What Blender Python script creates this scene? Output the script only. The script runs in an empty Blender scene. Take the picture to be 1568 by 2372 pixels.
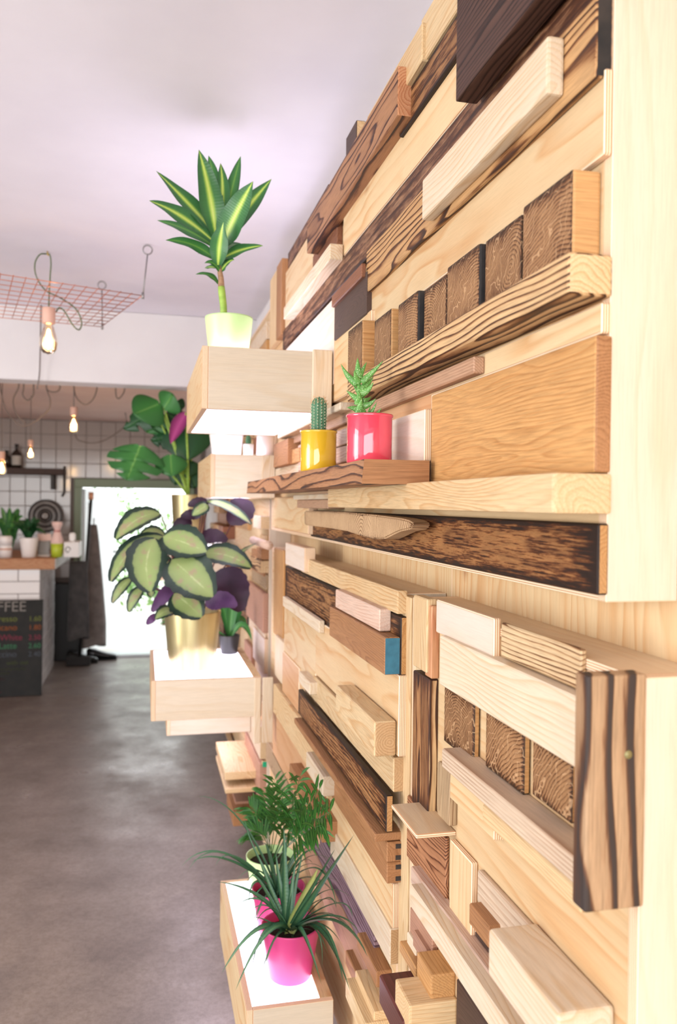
import bpy, bmesh, math, random
from mathutils import Vector, Matrix, Euler, noise
random.seed(7)
S = bpy.context.scene
COL = S.collection

# ------------------------------------------------------------------ camera
F = 1900.0; CX, CY = 784.0, 1186.0
CAM = Vector((0, 0, 1.55))
VPX, VPY, TILT = 335.0, 1163.0, 0.012
_ky = Vector(((VPX-CX)/F, (VPY-CY)/F, 1)).normalized()      # world +Y in camera axes (right, down, forward)
_kz = _ky.cross(Vector((1, TILT, 0))).normalized()
if _kz.y > 0: _kz = -_kz
_kx = _ky.cross(_kz).normalized()                            # world X
if _kx.x < 0: _kx = -_kx
C_RIGHT = Vector((_kx.x, _ky.x, _kz.x))
C_DOWN = Vector((_kx.y, _ky.y, _kz.y))
C_FWD = Vector((_kx.z, _ky.z, _kz.z))
cd = bpy.data.cameras.new('camera'); cam = bpy.data.objects.new('camera', cd); COL.objects.link(cam)
cd.sensor_fit = 'VERTICAL'; cd.sensor_height = 36.0; cd.lens = F/2372*36.0
cd.clip_start = 0.02; cd.clip_end = 200
cd.dof.use_dof = True; cd.dof.focus_distance = 1.45; cd.dof.aperture_fstop = 4.5
m3 = Matrix((C_RIGHT, -C_DOWN, -C_FWD)).transposed()
cam.matrix_world = Matrix.Translation(CAM) @ m3.to_4x4()
S.camera = cam

def ray(u, v):
    return (C_RIGHT*((u-CX)/F) + C_DOWN*((v-CY)/F) + C_FWD)
def atX(u, v, X): d = ray(u, v); return CAM + d*((X-CAM.x)/d.x)
def atY(u, v, Y): d = ray(u, v); return CAM + d*((Y-CAM.y)/d.y)
def atZ(u, v, Z): d = ray(u, v); return CAM + d*((Z-CAM.z)/d.z)
def atD(u, v, D): return CAM + ray(u, v)*D                  # D metres in front of the lens
def solveY(u, X, z):                                         # where along a line (X, ., z) the pixel column u falls
    k = (u-CX)/F; q = Vector((X, 0, z))-CAM
    a = C_RIGHT.y - k*C_FWD.y
    b = (C_RIGHT.x*q.x+C_RIGHT.z*q.z) - k*(C_FWD.x*q.x+C_FWD.z*q.z)
    return -b/a

# ------------------------------------------------------------------ world, lights, exposure
S.view_settings.view_transform = 'Standard'; S.view_settings.look = 'None'
S.view_settings.gamma = 1; S.view_settings.use_curve_mapping = False
S.view_settings.exposure = 0.62
w = bpy.data.worlds.new('sky'); S.world = w; w.use_nodes = True
w.node_tree.nodes['Background'].inputs[0].default_value = (0.93, 0.97, 1.0, 1)
w.node_tree.nodes['Background'].inputs[1].default_value = 2.0
def area(name, loc, target, sx, sy, power, col):
    l = bpy.data.lights.new(name, 'AREA'); l.shape = 'RECTANGLE'; l.size = sx; l.size_y = sy
    l.energy = power; l.color = col
    o = bpy.data.objects.new(name, l); COL.objects.link(o); o.location = loc
    o.rotation_euler = (Vector(target)-Vector(loc)).to_track_quat('-Z', 'Z').to_euler()
    return o
area('shopfront_daylight', (-1.3, -2.35, 1.35), (-1.3, 3, 1.35), 4.0, 2.2, 70, (1.0, 0.975, 0.95))
area('side_window_daylight', (-3.85, 1.2, 1.5), (1, 1.2, 1.4), 3.2, 1.7, 84, (1.0, 0.975, 0.955))

# ------------------------------------------------------------------ object helpers
def link(name, me, parent=None, loc=None):
    o = bpy.data.objects.new(name, me); COL.objects.link(o)
    if loc is not None: o.location = loc
    if parent is not None: o.parent = parent
    return o
def tag(o, label=None, cat=None, group=None, kind=None):
    if label: o['label'] = label
    if cat: o['category'] = cat
    if group: o['group'] = group
    if kind: o['kind'] = kind
    return o
def thing(name, label, cat, loc=(0, 0, 0), group=None):
    o = bpy.data.objects.new(name, None); COL.objects.link(o); o.location = loc
    o.empty_display_size = .05
    return tag(o, label, cat, group)
def mesh(name, verts, faces, mats, parent=None, loc=(0, 0, 0), smooth=False, fmat=None, uvs=None):
    me = bpy.data.meshes.new(name); me.from_pydata([tuple(v) for v in verts], [], faces)
    for m in (mats if isinstance(mats, (list, tuple)) else [mats]): me.materials.append(m)
    if fmat:
        for p, i in zip(me.polygons, fmat): p.material_index = i
    if smooth:
        for p in me.polygons: p.use_smooth = True
    if uvs:
        l = me.uv_layers.new(name='UVMap')
        for lp in me.loops: l.data[lp.index].uv = uvs[lp.vertex_index]
    me.update()
    return link(name, me, parent, loc)
def from_bm(name, bm, mats, parent=None, loc=(0, 0, 0), smooth=False):
    me = bpy.data.meshes.new(name); bm.to_mesh(me); bm.free()
    for m in (mats if isinstance(mats, (list, tuple)) else [mats]): me.materials.append(m)
    if smooth:
        for p in me.polygons: p.use_smooth = True
    return link(name, me, parent, loc)
def box_bm(dx, dy, dz, bev=0.0, seg=1):
    bm = bmesh.new(); bmesh.ops.create_cube(bm, size=1)
    bmesh.ops.scale(bm, vec=(dx, dy, dz), verts=bm.verts)
    if bev > 0:
        b = min(bev, .3*min(dx, dy, dz))
        bmesh.ops.bevel(bm, geom=list(bm.edges), offset=b, segments=seg, affect='EDGES', profile=.6)
    return bm
def box(name, lo, hi, mat, parent=None, bev=.002, seg=1, end=None, off=(0, 0, 0)):
    """box between two world corners; parent sits at off"""
    lo = Vector(lo); hi = Vector(hi); d = hi-lo
    bm = box_bm(abs(d.x), abs(d.y), abs(d.z), bev, seg)
    mats = [mat]
    if end is not None:
        mats.append(end); bm.normal_update()
        for f in bm.faces:
            if f.normal.y < -.9: f.material_index = 1
    return from_bm(name, bm, mats, parent, (lo+hi)/2-Vector(off))
def tube_data(pts, r, n=6, cap=True, r1=None):
    pts = [Vector(p) for p in pts]; V = []; Fc = []
    k = len(pts); up = Vector((0, 0, 1)); side = None
    for i, p in enumerate(pts):
        t = (pts[min(i+1, k-1)]-pts[max(i-1, 0)]).normalized()
        if side is None:
            side = t.cross(up)
            if side.length < 1e-3: side = t.cross(Vector((1, 0, 0)))
        side = (side - t*side.dot(t)).normalized(); o = t.cross(side)
        rr = r[i] if isinstance(r, (list, tuple)) else (r if r1 is None else r+(r1-r)*i/(k-1))
        for j in range(n):
            a = 2*math.pi*j/n
            V.append(p+side*math.cos(a)*rr+o*math.sin(a)*rr)
    for i in range(k-1):
        for j in range(n):
            a = i*n+j; b = i*n+(j+1) % n
            Fc.append((a, b, b+n, a+n))
    if cap:
        Fc.append(tuple(range(n))[::-1]); Fc.append(tuple(range((k-1)*n, k*n)))
    return V, Fc
def tube(name, pts, r, mat, parent=None, n=6, r1=None, off=(0, 0, 0)):
    V, Fc = tube_data(pts, r, n, True, r1); o = Vector(off)
    return mesh(name, [v-o for v in V], Fc, mat, parent, smooth=True)
def lathe(name, prof, mats, parent=None, loc=(0, 0, 0), n=32, fm=None, smooth=True):
    V = []; Fc = []; M = []
    for r, z in prof:
        for j in range(n):
            a = 2*math.pi*j/n; V.append((r*math.cos(a), r*math.sin(a), z))
    for i in range(len(prof)-1):
        for j in range(n):
            a = i*n+j; b = i*n+(j+1) % n
            Fc.append((a, b, b+n, a+n)); M.append(fm[i] if fm else 0)
    return mesh(name, V, Fc, mats, parent, loc, smooth, M)
def bez(p0, p1, p2, n):
    return [p0*(1-t)**2+p1*2*t*(1-t)+p2*t*t for t in [i/n for i in range(n+1)]]
def catmull(pts, n=6):
    pts = [Vector(p) for p in pts]; P = [pts[0]]+pts+[pts[-1]]; out = []
    for i in range(1, len(P)-2):
        a, b, c, d = P[i-1:i+3]
        for k in range(n):
            t = k/n
            out.append(.5*((2*b)+(c-a)*t+(2*a-5*b+4*c-d)*t*t+(3*b-a-3*c+d)*t**3))
    out.append(pts[-1]); return out

# ------------------------------------------------------------------ materials
def lin(c):
    if isinstance(c, str): c = tuple(int(c[i:i+2], 16) for i in (0, 2, 4))
    return tuple((x/255/12.92 if x/255 <= .04045 else ((x/255+.055)/1.055)**2.4) for x in c)+(1,)
class NT:
    def __init__(s, name):
        s.m = bpy.data.materials.new(name); s.m.use_nodes = True; s.t = s.m.node_tree; s.n = s.t.nodes
        s.b = s.n['Principled BSDF']
    def new(s, typ, **kw):
        n = s.n.new(typ)
        for k, v in kw.items():
            if k in n.bl_rna.properties: setattr(n, k, v)
            else: n.inputs[k].default_value = v
        return n
    def ln(s, a, b): s.t.links.new(a, b)
    def math(s, op, a, b=None):
        n = s.new('ShaderNodeMath', operation=op)
        for i, x in enumerate((a, b)):
            if x is None: continue
            if isinstance(x, (int, float)): n.inputs[i].default_value = x
            else: s.ln(x, n.inputs[i])
        return n.outputs[0]
    def mix(s, fac, a, b, blend='MIX'):
        n = s.new('ShaderNodeMix', data_type='RGBA', blend_type=blend)
        for sock, x in ((n.inputs[0], fac), (n.inputs[6], a), (n.inputs[7], b)):
            if isinstance(x, (int, float)): sock.default_value = x
            elif isinstance(x, tuple): sock.default_value = x
            else: s.ln(x, sock)
        return n.outputs[2]
    def ramp(s, x, stops, interp='LINEAR'):
        n = s.new('ShaderNodeValToRGB'); n.color_ramp.interpolation = interp
        e = n.color_ramp.elements
        while len(e) < len(stops): e.new(.5)
        for el, (p, c) in zip(e, stops):
            el.position = p; el.color = c if isinstance(c, tuple) else (c, c, c, 1)
        s.ln(x, n.inputs[0]); return n.outputs[0]
    def bump(s, h, strength=.2, dist=.002):
        n = s.new('ShaderNodeBump'); n.inputs['Strength'].default_value = strength
        n.inputs['Distance'].default_value = dist; s.ln(h, n.inputs['Height'])
        s.ln(n.outputs[0], s.b.inputs['Normal'])
def plain(name, c, rough=.5, metal=0, spec=.5, emit=None, es=0, **kw):
    t = NT(name); t.b.inputs['Base Color'].default_value = lin(c)
    t.b.inputs['Roughness'].default_value = rough; t.b.inputs['Metallic'].default_value = metal
    t.b.inputs['Specular IOR Level'].default_value = spec
    if emit: t.b.inputs['Emission Color'].default_value = lin(emit); t.b.inputs['Emission Strength'].default_value = es
    for k, v in kw.items(): t.b.inputs[k].default_value = v
    return t.m
def mottled(name, c1, c2, scale=8, rough=.6, detail=4, bump=0, spec=.4, metal=0, stretch=None):
    t = NT(name); tc = t.new('ShaderNodeTexCoord'); co = tc.outputs['Object']
    if stretch:
        mp = t.new('ShaderNodeMapping'); mp.inputs['Scale'].default_value = stretch; t.ln(co, mp.inputs[0]); co = mp.outputs[0]
    nz = t.new('ShaderNodeTexNoise', Scale=scale, Detail=detail); t.ln(co, nz.inputs['Vector'])
    t.ln(t.ramp(nz.outputs[0], [(.3, lin(c1)), (.7, lin(c2))]), t.b.inputs['Base Color'])
    t.b.inputs['Roughness'].default_value = rough; t.b.inputs['Specular IOR Level'].default_value = spec
    t.b.inputs['Metallic'].default_value = metal
    if bump: t.bump(nz.outputs[0], bump, .003)
    return t.m
def wood(name, c1, c2, axis='Y', ring=.005, distort=2, warp=.02, charc=None, char=0.0, cstripe=.5, cpatch=.5, cedge=0.0, ply=False,
         rough=.55, fib=.35, pith=.05, knots=.0, saw=0.0, cscale=9, rc=.75, fchar=.7):
    """solid wood: growth rings around an axis, fibres along it, optional charred figure and ply layers"""
    t = NT(name); tc = t.new('ShaderNodeTexCoord'); oi = t.new('ShaderNodeObjectInfo')
    rnd = oi.outputs['Random']
    r2 = t.math('FRACT', t.math('MULTIPLY', rnd, 17.31)); r3 = t.math('FRACT', t.math('MULTIPLY', rnd, 91.7))
    cm = t.new('ShaderNodeCombineXYZ')
    for a, r in zip('XYZ', (rnd, r2, r3)):
        k = 9.0 if a == axis else pith*2.2
        t.ln(t.math('ADD', t.math('MULTIPLY', t.math('SUBTRACT', r, .5), k), 0 if a == axis else pith*(.5 if a != 'Z' else .8)), cm.inputs[a])
    ad = t.new('ShaderNodeVectorMath', operation='ADD'); t.ln(tc.outputs['Object'], ad.inputs[0]); t.ln(cm.outputs[0], ad.inputs[1])
    mp = t.new('ShaderNodeMapping'); t.ln(ad.outputs[0], mp.inputs[0])
    mp.inputs['Scale'].default_value = tuple(.16 if a == axis else 1 for a in 'XYZ')
    co = mp.outputs[0]
    nw = t.new('ShaderNodeTexNoise', Scale=14, Detail=1.5, Roughness=.45); t.ln(co, nw.inputs['Vector'])
    sb = t.new('ShaderNodeVectorMath', operation='SUBTRACT'); t.ln(nw.outputs['Color'], sb.inputs[0]); sb.inputs[1].default_value = (.5, .5, .5)
    ms = t.new('ShaderNodeVectorMath', operation='SCALE'); t.ln(sb.outputs[0], ms.inputs[0]); ms.inputs['Scale'].default_value = warp*4
    wc = t.new('ShaderNodeVectorMath', operation='ADD'); t.ln(co, wc.inputs[0]); t.ln(ms.outputs[0], wc.inputs[1])
    wv = t.new('ShaderNodeTexWave', wave_type='RINGS', rings_direction=axis, wave_profile='SAW')
    wv.inputs['Scale'].default_value = 2*math.pi/(20*ring); wv.inputs['Distortion'].default_value = distort
    wv.inputs['Detail'].default_value = 2; wv.inputs['Detail Scale'].default_value = .9
    wv.inputs['Detail Roughness'].default_value = .5
    t.ln(wc.outputs[0], wv.inputs['Vector'])
    rg = t.ramp(wv.outputs[1], [(0, .0), (.5, .25), (.86, 1.0), (1, .05)])
    mf = t.new('ShaderNodeMapping'); t.ln(ad.outputs[0], mf.inputs[0])
    mf.inputs['Scale'].default_value = tuple(.045 if a == axis else 1 for a in 'XYZ')
    nf = t.new('ShaderNodeTexNoise', Scale=420, Detail=3, Roughness=.6); t.ln(mf.outputs[0], nf.inputs['Vector'])
    nl = t.new('ShaderNodeTexNoise', Scale=cscale, Detail=3); t.ln(co, nl.inputs['Vector'])
    nv = t.new('ShaderNodeTexNoise', Scale=5, Detail=1); t.ln(ad.outputs[0], nv.inputs['Vector'])
    fade = t.ramp(nv.outputs[0], [(.35, .35), (.65, 1.0)])
    f = t.math('ADD', t.math('MULTIPLY', t.math('MULTIPLY', rg, rc), fade), t.math('MULTIPLY', t.math('SUBTRACT', nl.outputs[0], .4), .8))
    col = t.mix(f, lin(c1), lin(c2))
    fb = t.ramp(nf.outputs[0], [(.3, 1-fib), (.6, 1.0)])
    col = t.mix(.6, col, fb, 'MULTIPLY')
    tint = t.math('ADD', .72, t.math('MULTIPLY', r3, .12))
    tn = t.new('ShaderNodeCombineXYZ'); [t.ln(tint, tn.inputs[i]) for i in range(3)]
    col = t.mix(1.0, col, tn.outputs[0], 'MULTIPLY')
    if knots:
        mk = t.new('ShaderNodeMapping'); t.ln(ad.outputs[0], mk.inputs[0]); mk.inputs['Scale'].default_value = tuple(.55 if a == axis else 1 for a in 'XYZ')
        vk = t.new('ShaderNodeTexVoronoi', Scale=7.0); t.ln(mk.outputs[0], vk.inputs['Vector'])
        kk = t.ramp(vk.outputs['Distance'], [(.0, .9), (.055, .75), (.085, .35), (.13, 0.0)])
        col = t.mix(t.math('MULTIPLY', kk, knots), col, lin('8E5330'))
    if charc is not None:
        nc = t.new('ShaderNodeTexNoise', Scale=cscale*1.7, Detail=5, Roughness=.65); t.ln(co, nc.inputs['Vector'])
        x = t.math('ADD', t.math('MULTIPLY', rg, cstripe), t.math('MULTIPLY', nc.outputs[0], cpatch*2))
        x = t.math('ADD', x, t.math('MULTIPLY', t.math('SUBTRACT', nf.outputs[0], .5), fchar))
        x = t.math('ADD', x, char-.95)
        if cedge:
            gs = t.new('ShaderNodeSeparateXYZ'); t.ln(tc.outputs['Generated'], gs.inputs[0])
            ez = t.math('ABSOLUTE', t.math('SUBTRACT', gs.outputs['Z'], .5)); ey = t.math('ABSOLUTE', t.math('SUBTRACT', gs.outputs['Y'], .5))
            e = t.math('MAXIMUM', t.math('POWER', t.math('MULTIPLY', ez, 2.0), 5.0), t.math('POWER', t.math('MULTIPLY', ey, 2.0), 22.0))
            x = t.math('ADD', x, t.math('MULTIPLY', e, cedge))
        col = t.mix(t.ramp(x, [(-.0, 0.0), (.30, .9)]), col, t.mix(1.0, col, lin('A0703F'), 'MULTIPLY'))
        col = t.mix(t.ramp(x, [(.12, 0.0), (.52, 1.0)]), col, lin(charc))
    if saw:
        ns = t.new('ShaderNodeTexWave', wave_type='BANDS', bands_direction='DIAGONAL', wave_profile='SIN', Scale=30, Distortion=14, Detail=2)
        t.ln(tc.outputs['Object'], ns.inputs['Vector'])
        k = t.ramp(ns.outputs[1], [(.955, 0.0), (1.0, saw)])
        col = t.mix(k, col, lin((225, 185, 140)))
    if ply:
        nsp = t.new('ShaderNodeSeparateXYZ'); t.ln(tc.outputs['Normal'], nsp.inputs[0])
        lay = t.new('ShaderNodeTexWave', wave_type='BANDS', bands_direction=ply, wave_profile='SIN', Scale=98, Distortion=0)
        t.ln(tc.outputs['Object'], lay.inputs['Vector'])
        onedge = t.math('LESS_THAN', t.math('ABSOLUTE', nsp.outputs[ply]), .8)
        lc = t.ramp(lay.outputs[1], [(.35, lin((190, 143, 106))), (.6, lin((243, 221, 190)))])
        col = t.mix(onedge, col, lc)
    t.ln(col, t.b.inputs['Base Color'])
    t.b.inputs['Roughness'].default_value = rough; t.b.inputs['Specular IOR Level'].default_value = .3
    t.bump(t.math('ADD', nf.outputs[0], rg), .25, .0008)
    return t.m
MW = {}
def W(kind, axis='Y'):
    key = kind+axis
    if key in MW: return MW[key]
    D = dict(
        pine=dict(c1='F0D2A4', c2='D39E64', ring=.006, knots=.6),
        pinew=dict(c1='F2DFC4', c2='E0BC90', ring=.008, fib=.2, knots=.4),
        pinepink=dict(c1='EBCDB8', c2='CF9679', ring=.006),
        red=dict(c1='E2A87C', c2='B9673A', ring=.006),
        ply=dict(c1='F0D3A6', c2='D99C5E', ring=.026, warp=.035, fib=.15, pith=.10, ply='X', rc=.62, knots=.6),
        plyw=dict(c1='F3E2D2', c2='E6C8AA', ring=.03, warp=.035, fib=.12, pith=.10, ply='X', rc=.4),
        plyo=dict(c1='E2B286', c2='D0935E', ring=.03, warp=.03, fib=.12, pith=.10, ply='X', rc=.5),
        plyy=dict(c1='EBDCC6', c2='E0C6A2', ring=.030, warp=.035, fib=.15, pith=.10, ply='Y', rc=.45),
        plyz=dict(c1='ECD3B0', c2='DBB082', ring=.030, warp=.035, fib=.15, pith=.10, ply='Z', rc=.4),
        lam=dict(c1='D2A98A', c2='A3714F', ring=.0035, distort=.6, warp=.001, fib=.4, pith=.3),
        lamw=dict(c1='EDD4B8', c2='AE7F5C', ring=.0055, distort=.4, warp=.001, fib=.3, pith=.3),
        oak=dict(c1='E0AC6E', c2='B97B40', ring=.008, warp=.03, distort=3, fib=.45, rc=.65, knots=.3),
        tan=dict(c1='DBA970', c2='B97F48', ring=.005, fib=.4),
        brown=dict(c1='C08B5E', c2='94613C', ring=.005, fib=.4),
        redbrown=dict(c1='A06A4C', c2='70402D', ring=.004, fib=.4),
        pinkbrown=dict(c1='C9997E', c2='A97A62', ring=.006, fib=.3),
        mahog=dict(c1='6A3A34', c2='4C2723', ring=.006, fib=.3, rough=.4),
        dark=dict(c1='5E463C', c2='3D2D28', ring=.004, fib=.4),
        grey=dict(c1='C6A984', c2='9C7B56', ring=.004, fib=.5, charc='6B5038', char=.1),
        burnt=dict(c1='C08752', c2='865633', ring=.010, warp=.02, charc='22140D', char=.50, cstripe=.12, cpatch=.5, cedge=.75, fib=.8, cscale=100, fchar=1.9),
        burntm=dict(c1='C48E5B', c2='8B5B38', ring=.008, warp=.012, charc='261810', char=.48, cstripe=.28, cpatch=.5, cedge=.6, fib=.8, cscale=60, fchar=1.5),
        scraped=dict(c1='BE906C', c2='7C5641', ring=.012, warp=.01, charc='2C1E1B', char=.46, cstripe=.15, cpatch=.62, cedge=.25, fib=.9, cscale=40),
        stripe=dict(c1='DDAE78', c2='B57F4C', ring=.008, warp=.012, charc='38241B', char=.36, cstripe=.75, cpatch=.3, cedge=.25, fib=.5, cscale=14),
        stripel=dict(c1='E8C290', c2='CC975F', ring=.0085, warp=.013, charc='3A251B', char=.27, cstripe=.78, cpatch=.4, cedge=.2, fib=.5, cscale=12),
        bold=dict(c1='C08A60', c2='96643F', ring=.012, warp=.014, charc='2B1B17', char=.34, cstripe=.75, cpatch=.28, cedge=.15, fib=.5, cscale=14, fchar=1.0),
        zebra=dict(c1='CBA680', c2='AE845E', ring=.024, warp=.018, charc='3A302C', char=.22, cstripe=1.1, cpatch=.2, cedge=.35, fib=.6, pith=.14, fchar=.9),
        endgrain=dict(c1='B4875C', c2='7C5335', ring=.005, warp=.006, distort=2, charc='33200F', char=.40, cstripe=.38, cpatch=.42, cedge=.7, fib=.5, saw=.4, pith=.12, cscale=14),
        endlight=dict(c1='E4BC8C', c2='B98754', ring=.005, warp=.006, distort=1, fib=.3, pith=.02),
        drift=dict(c1='DDB88E', c2='9C7650', ring=.008, warp=.012, charc='362A23', char=.14, cstripe=.6, cpatch=.4, cedge=.6, fib=.4, pith=.03, fchar=1.2),
        choc=dict(c1='5A3C30', c2='3A241D', ring=.006, warp=.01, charc='1C1110', char=.5, cstripe=.6, cpatch=.25, fib=.6),
        fine=dict(c1='C98F66', c2='97603F', ring=.0042, warp=.010, charc='3A221B', char=.36, cstripe=.6, cpatch=.3, cedge=.2, fib=.5, fchar=.9),
        streak=dict(c1='CF9A68', c2='9A683F', ring=.0036, warp=.006, charc='33211A', char=.5, cstripe=.5, cpatch=.45, cedge=.4, fib=.6, fchar=1.0),
        patch=dict(c1='F0D2A6', c2='D8A670', ring=.006, warp=.010, charc='2E1E17', char=-.52, cstripe=.6, cpatch=1.3, fib=.5, cscale=5, fchar=.6),
        purple=dict(c1='9A7E88', c2='6B566A', ring=.02, warp=.04, charc='3E3348', char=.42, cstripe=.5, cpatch=.4, fib=.4),  # charred wood with the box lights' purple cast mixed into its colours
    )[kind]
    MW[key] = wood('wood_'+kind+'_'+axis, axis=axis, **D); return MW[key]
M_CHAR = mottled('charred_wood', '1C1B1C', '3A322E', 30, .7)
M_BLUE = mottled('teal_paint', '2A6076', '387389', 60, .5, bump=.2)
M_GREEN = plain('green_paint', '0F9A6B', .5)
M_WHITE = mottled('white_plaster', 'F1EEEE', 'E6E2E3', 3, .9, bump=.08)
M_SOIL = mottled('soil', '1E1612', '3B2C22', 120, .95, bump=.6)
# ------------------------------------------------------------------ the room
XW, XU = 0.59, 0.50          # room-side face of the backing wall, face of the panel modules
ZC = 2.58; YB = 4.60; YF = 8.5; ZB = 2.35
M_FLOOR = NT('polished_concrete')
def _floor(t):
    tc = t.new('ShaderNodeTexCoord'); co = tc.outputs['Object']
    a = t.new('ShaderNodeTexNoise', Scale=3.0, Detail=8, Roughness=.65); t.ln(co, a.inputs['Vector'])
    b = t.new('ShaderNodeTexNoise', Scale=70, Detail=3, Roughness=.7); t.ln(co, b.inputs['Vector'])
    v = t.new('ShaderNodeTexVoronoi', Scale=150); t.ln(co, v.inputs['Vector'])
    c = t.ramp(a.outputs[0], [(.3, lin('716660')), (.55, lin('8A7E77')), (.75, lin('A0958F'))])
    c = t.mix(t.ramp(b.outputs[0], [(.35, .45), (.6, 0.0)]), c, lin('5F544E'))
    c = t.mix(t.ramp(v.outputs['Distance'], [(.05, .35), (.22, 0.0)]), c, lin('C0B4AC'))
    t.ln(c, t.b.inputs['Base Color'])
    t.ln(t.ramp(a.outputs[0], [(.3, .5), (.7, .24)]), t.b.inputs['Roughness'])
    t.b.inputs['Specular IOR Level'].default_value = .55
    t.bump(a.outputs[0], .12, .01)
_floor(M_FLOOR); M_FLOOR = M_FLOOR.m
M_CEIL = mottled('ceiling_paint', 'E6E3EA', 'DFDCE4', 4, .9, bump=.15)  # lavender glow of the light boxes mixed evenly into the white paint
M_PINK = mottled('back_ceiling_paint', 'F0D6CD', 'E8CBC1', 3, .85)
M_GROUT = plain('grout', '776D68', .9)
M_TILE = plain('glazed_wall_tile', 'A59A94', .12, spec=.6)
M_TILEW = plain('glazed_subway_tile', 'F1ECEA', .1, spec=.6)
M_SAGE = plain('sage_green_paint', '7D8B72', .5)

tag(box('floor', (-4, -2.5, -.1), (.62, 8.62, 0), M_FLOOR, bev=0), 'polished grey concrete floor', kind='structure')
tag(box('ceiling', (-4, -2.5, ZC), (.62, YB+.15, ZC+.1), M_CEIL, bev=0), 'white plaster ceiling', kind='structure')
zbb = atY(200, 886, YB).z
tag(box('trim_1', (-4, YB, zbb), (.62, YB+.17, ZC-.001), mottled('beam_paint', 'D6D3D3', 'CFCBCC', 3, .9), bev=.004), 'white ceiling beam across the room', kind='structure')
tag(box('ceiling_back', (-4, YB+.17, ZB), (.62, YF, ZB+.1), M_PINK, bev=0), 'low pinkish ceiling over the bar', kind='structure')
tag(box('wall_right', (.604, -2.5, 0), (.72, YF, ZC), M_WHITE, bev=0), 'white wall behind the wooden panels', kind='structure')
def holed(name, axis, at, th, lo, hi, holes_lo, holes_hi, mat):
    """wall slab with one rectangular opening"""
    (a0, b0), (a1, b1) = lo, hi; (c0, d0), (c1, d1) = holes_lo, holes_hi
    bm = bmesh.new()
    for (p0, q0, p1, q1) in ((a0, b0, c0, b1), (c1, b0, a1, b1), (c0, b0, c1, d0), (c0, d1, c1, b1)):
        if p1-p0 < 1e-4 or q1-q0 < 1e-4: continue
        g = bmesh.ops.create_cube(bm, size=1)['verts']
        for v in g:
            s = Vector(((v.co.x+.5), (v.co.y+.5), (v.co.z+.5)))
            if axis == 'Y': v.co = Vector((p0+(p1-p0)*s.x, at+th*s.y, q0+(q1-q0)*s.z))
            else: v.co = Vector((at+th*s.x, p0+(p1-p0)*s.y, q0+(q1-q0)*s.z))
    return from_bm(name, bm, mat)
tag(holed('wall_left', 'X', -4.0, -.12, (-2.5, 0), (YF, ZC), (-.4, .6), (2.8, 2.3), M_WHITE), 'white side wall with a wide window', kind='structure')
tag(holed('wall_front', 'Y', -2.5, -.12, (-4, 0), (.62, ZC), (-3.4, .2), (.3, 2.4), M_WHITE), 'white shopfront wall with a wide window', kind='structure')
dl = atY(266, 1500, YF).x; dr = .43; dz = atY(330, 1131, YF).z
tag(holed('wall_back', 'Y', YF, .12, (-4, 0), (.62, ZB+.1), (dl-.33, 0), (dr, dz), M_GROUT), 'white tiled back wall with a doorway', kind='structure')
wall_back = bpy.data.objects['wall_back']
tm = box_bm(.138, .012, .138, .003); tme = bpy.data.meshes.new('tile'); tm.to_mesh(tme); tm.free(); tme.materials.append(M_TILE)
nt = 0
for r in range(12):
    for c in range(20):
        x = -2.05+c*.141; z = ZB-.075-r*.141
        if x > .58: continue
        if z-.07 < dz+.085 and x > dl-.46: continue
        if z < .85: continue
        if x < -1.85: continue
        link('tile', tme, wall_back, (x, YF-.006, z)); nt += 1

# door frame, open door leaf and garden
df = thing('door_frame', 'sage green wooden frame around the bright garden doorway', 'door frame', ((dl+dr)/2, YF, 0))
tag(df, kind='structure'); df.name = 'door_1'
o_ = ((dl+dr)/2, YF, 0)
box('lintel', (dl-.40, YF-.05, dz), (dr+.06, YF+.1, dz+.085), M_SAGE, df, .004, off=o_)
box('jamb', (dl-.40, YF-.05, 0), (dl-.33, YF+.1, dz), M_SAGE, df, .004, off=o_)
box('jamb', (dr, YF-.05, 0), (dr+.06, YF+.1, dz), M_SAGE, df, .004, off=o_)
box('threshold', (dl-.33, YF-.06, 0), (dr, YF+.12, .025), plain('threshold_metal', 'C9CDD0', .35, .6), df, .004, off=o_)
M_WDOOR = mottled('white_painted_wood', 'F4F6F5', 'E4E9E7', 6, .5, stretch=(1, 1, .2))
hx, hy, tx, ty = dl-.325, YF+.125, atY(265, 1300, 9.30).x, 9.30
dd = thing('door_leaf', 'white panelled door swung open into the garden', 'door', (hx, hy, .0))
tag(dd, kind='structure'); dd.name = 'door_2'; dd.rotation_euler = (0, 0, math.atan2(ty-hy, tx-hx))
dlen = math.hypot(tx-hx, ty-hy)
box('panel', (0, -.02, .0), (dlen, .02, dz-.01), M_WDOOR, dd, .004)
for zz in (.12, .62, 1.12):
    box('raised_field', (.08, -.034, zz), (dlen-.08, -.018, zz+.42), M_WDOOR, dd, .006)
box('handle', (dlen-.1, -.07, 1.0), (dlen-.02, -.02, 1.02), plain('door_handle_metal', '9A9A98', .3, .9), dd, .003)
tag(box('garden_paving', (-6, YF+.12, -.12), (6, YF+9, -.02), mottled('pale_paving', 'E8E6E0', 'D6D3CC', 2, .9), bev=0), 'pale sunlit paving outside the door', kind='structure')
M_LEAFG = mottled('garden_leaf', '4E7A38', '93B368', 9, .5)
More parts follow.
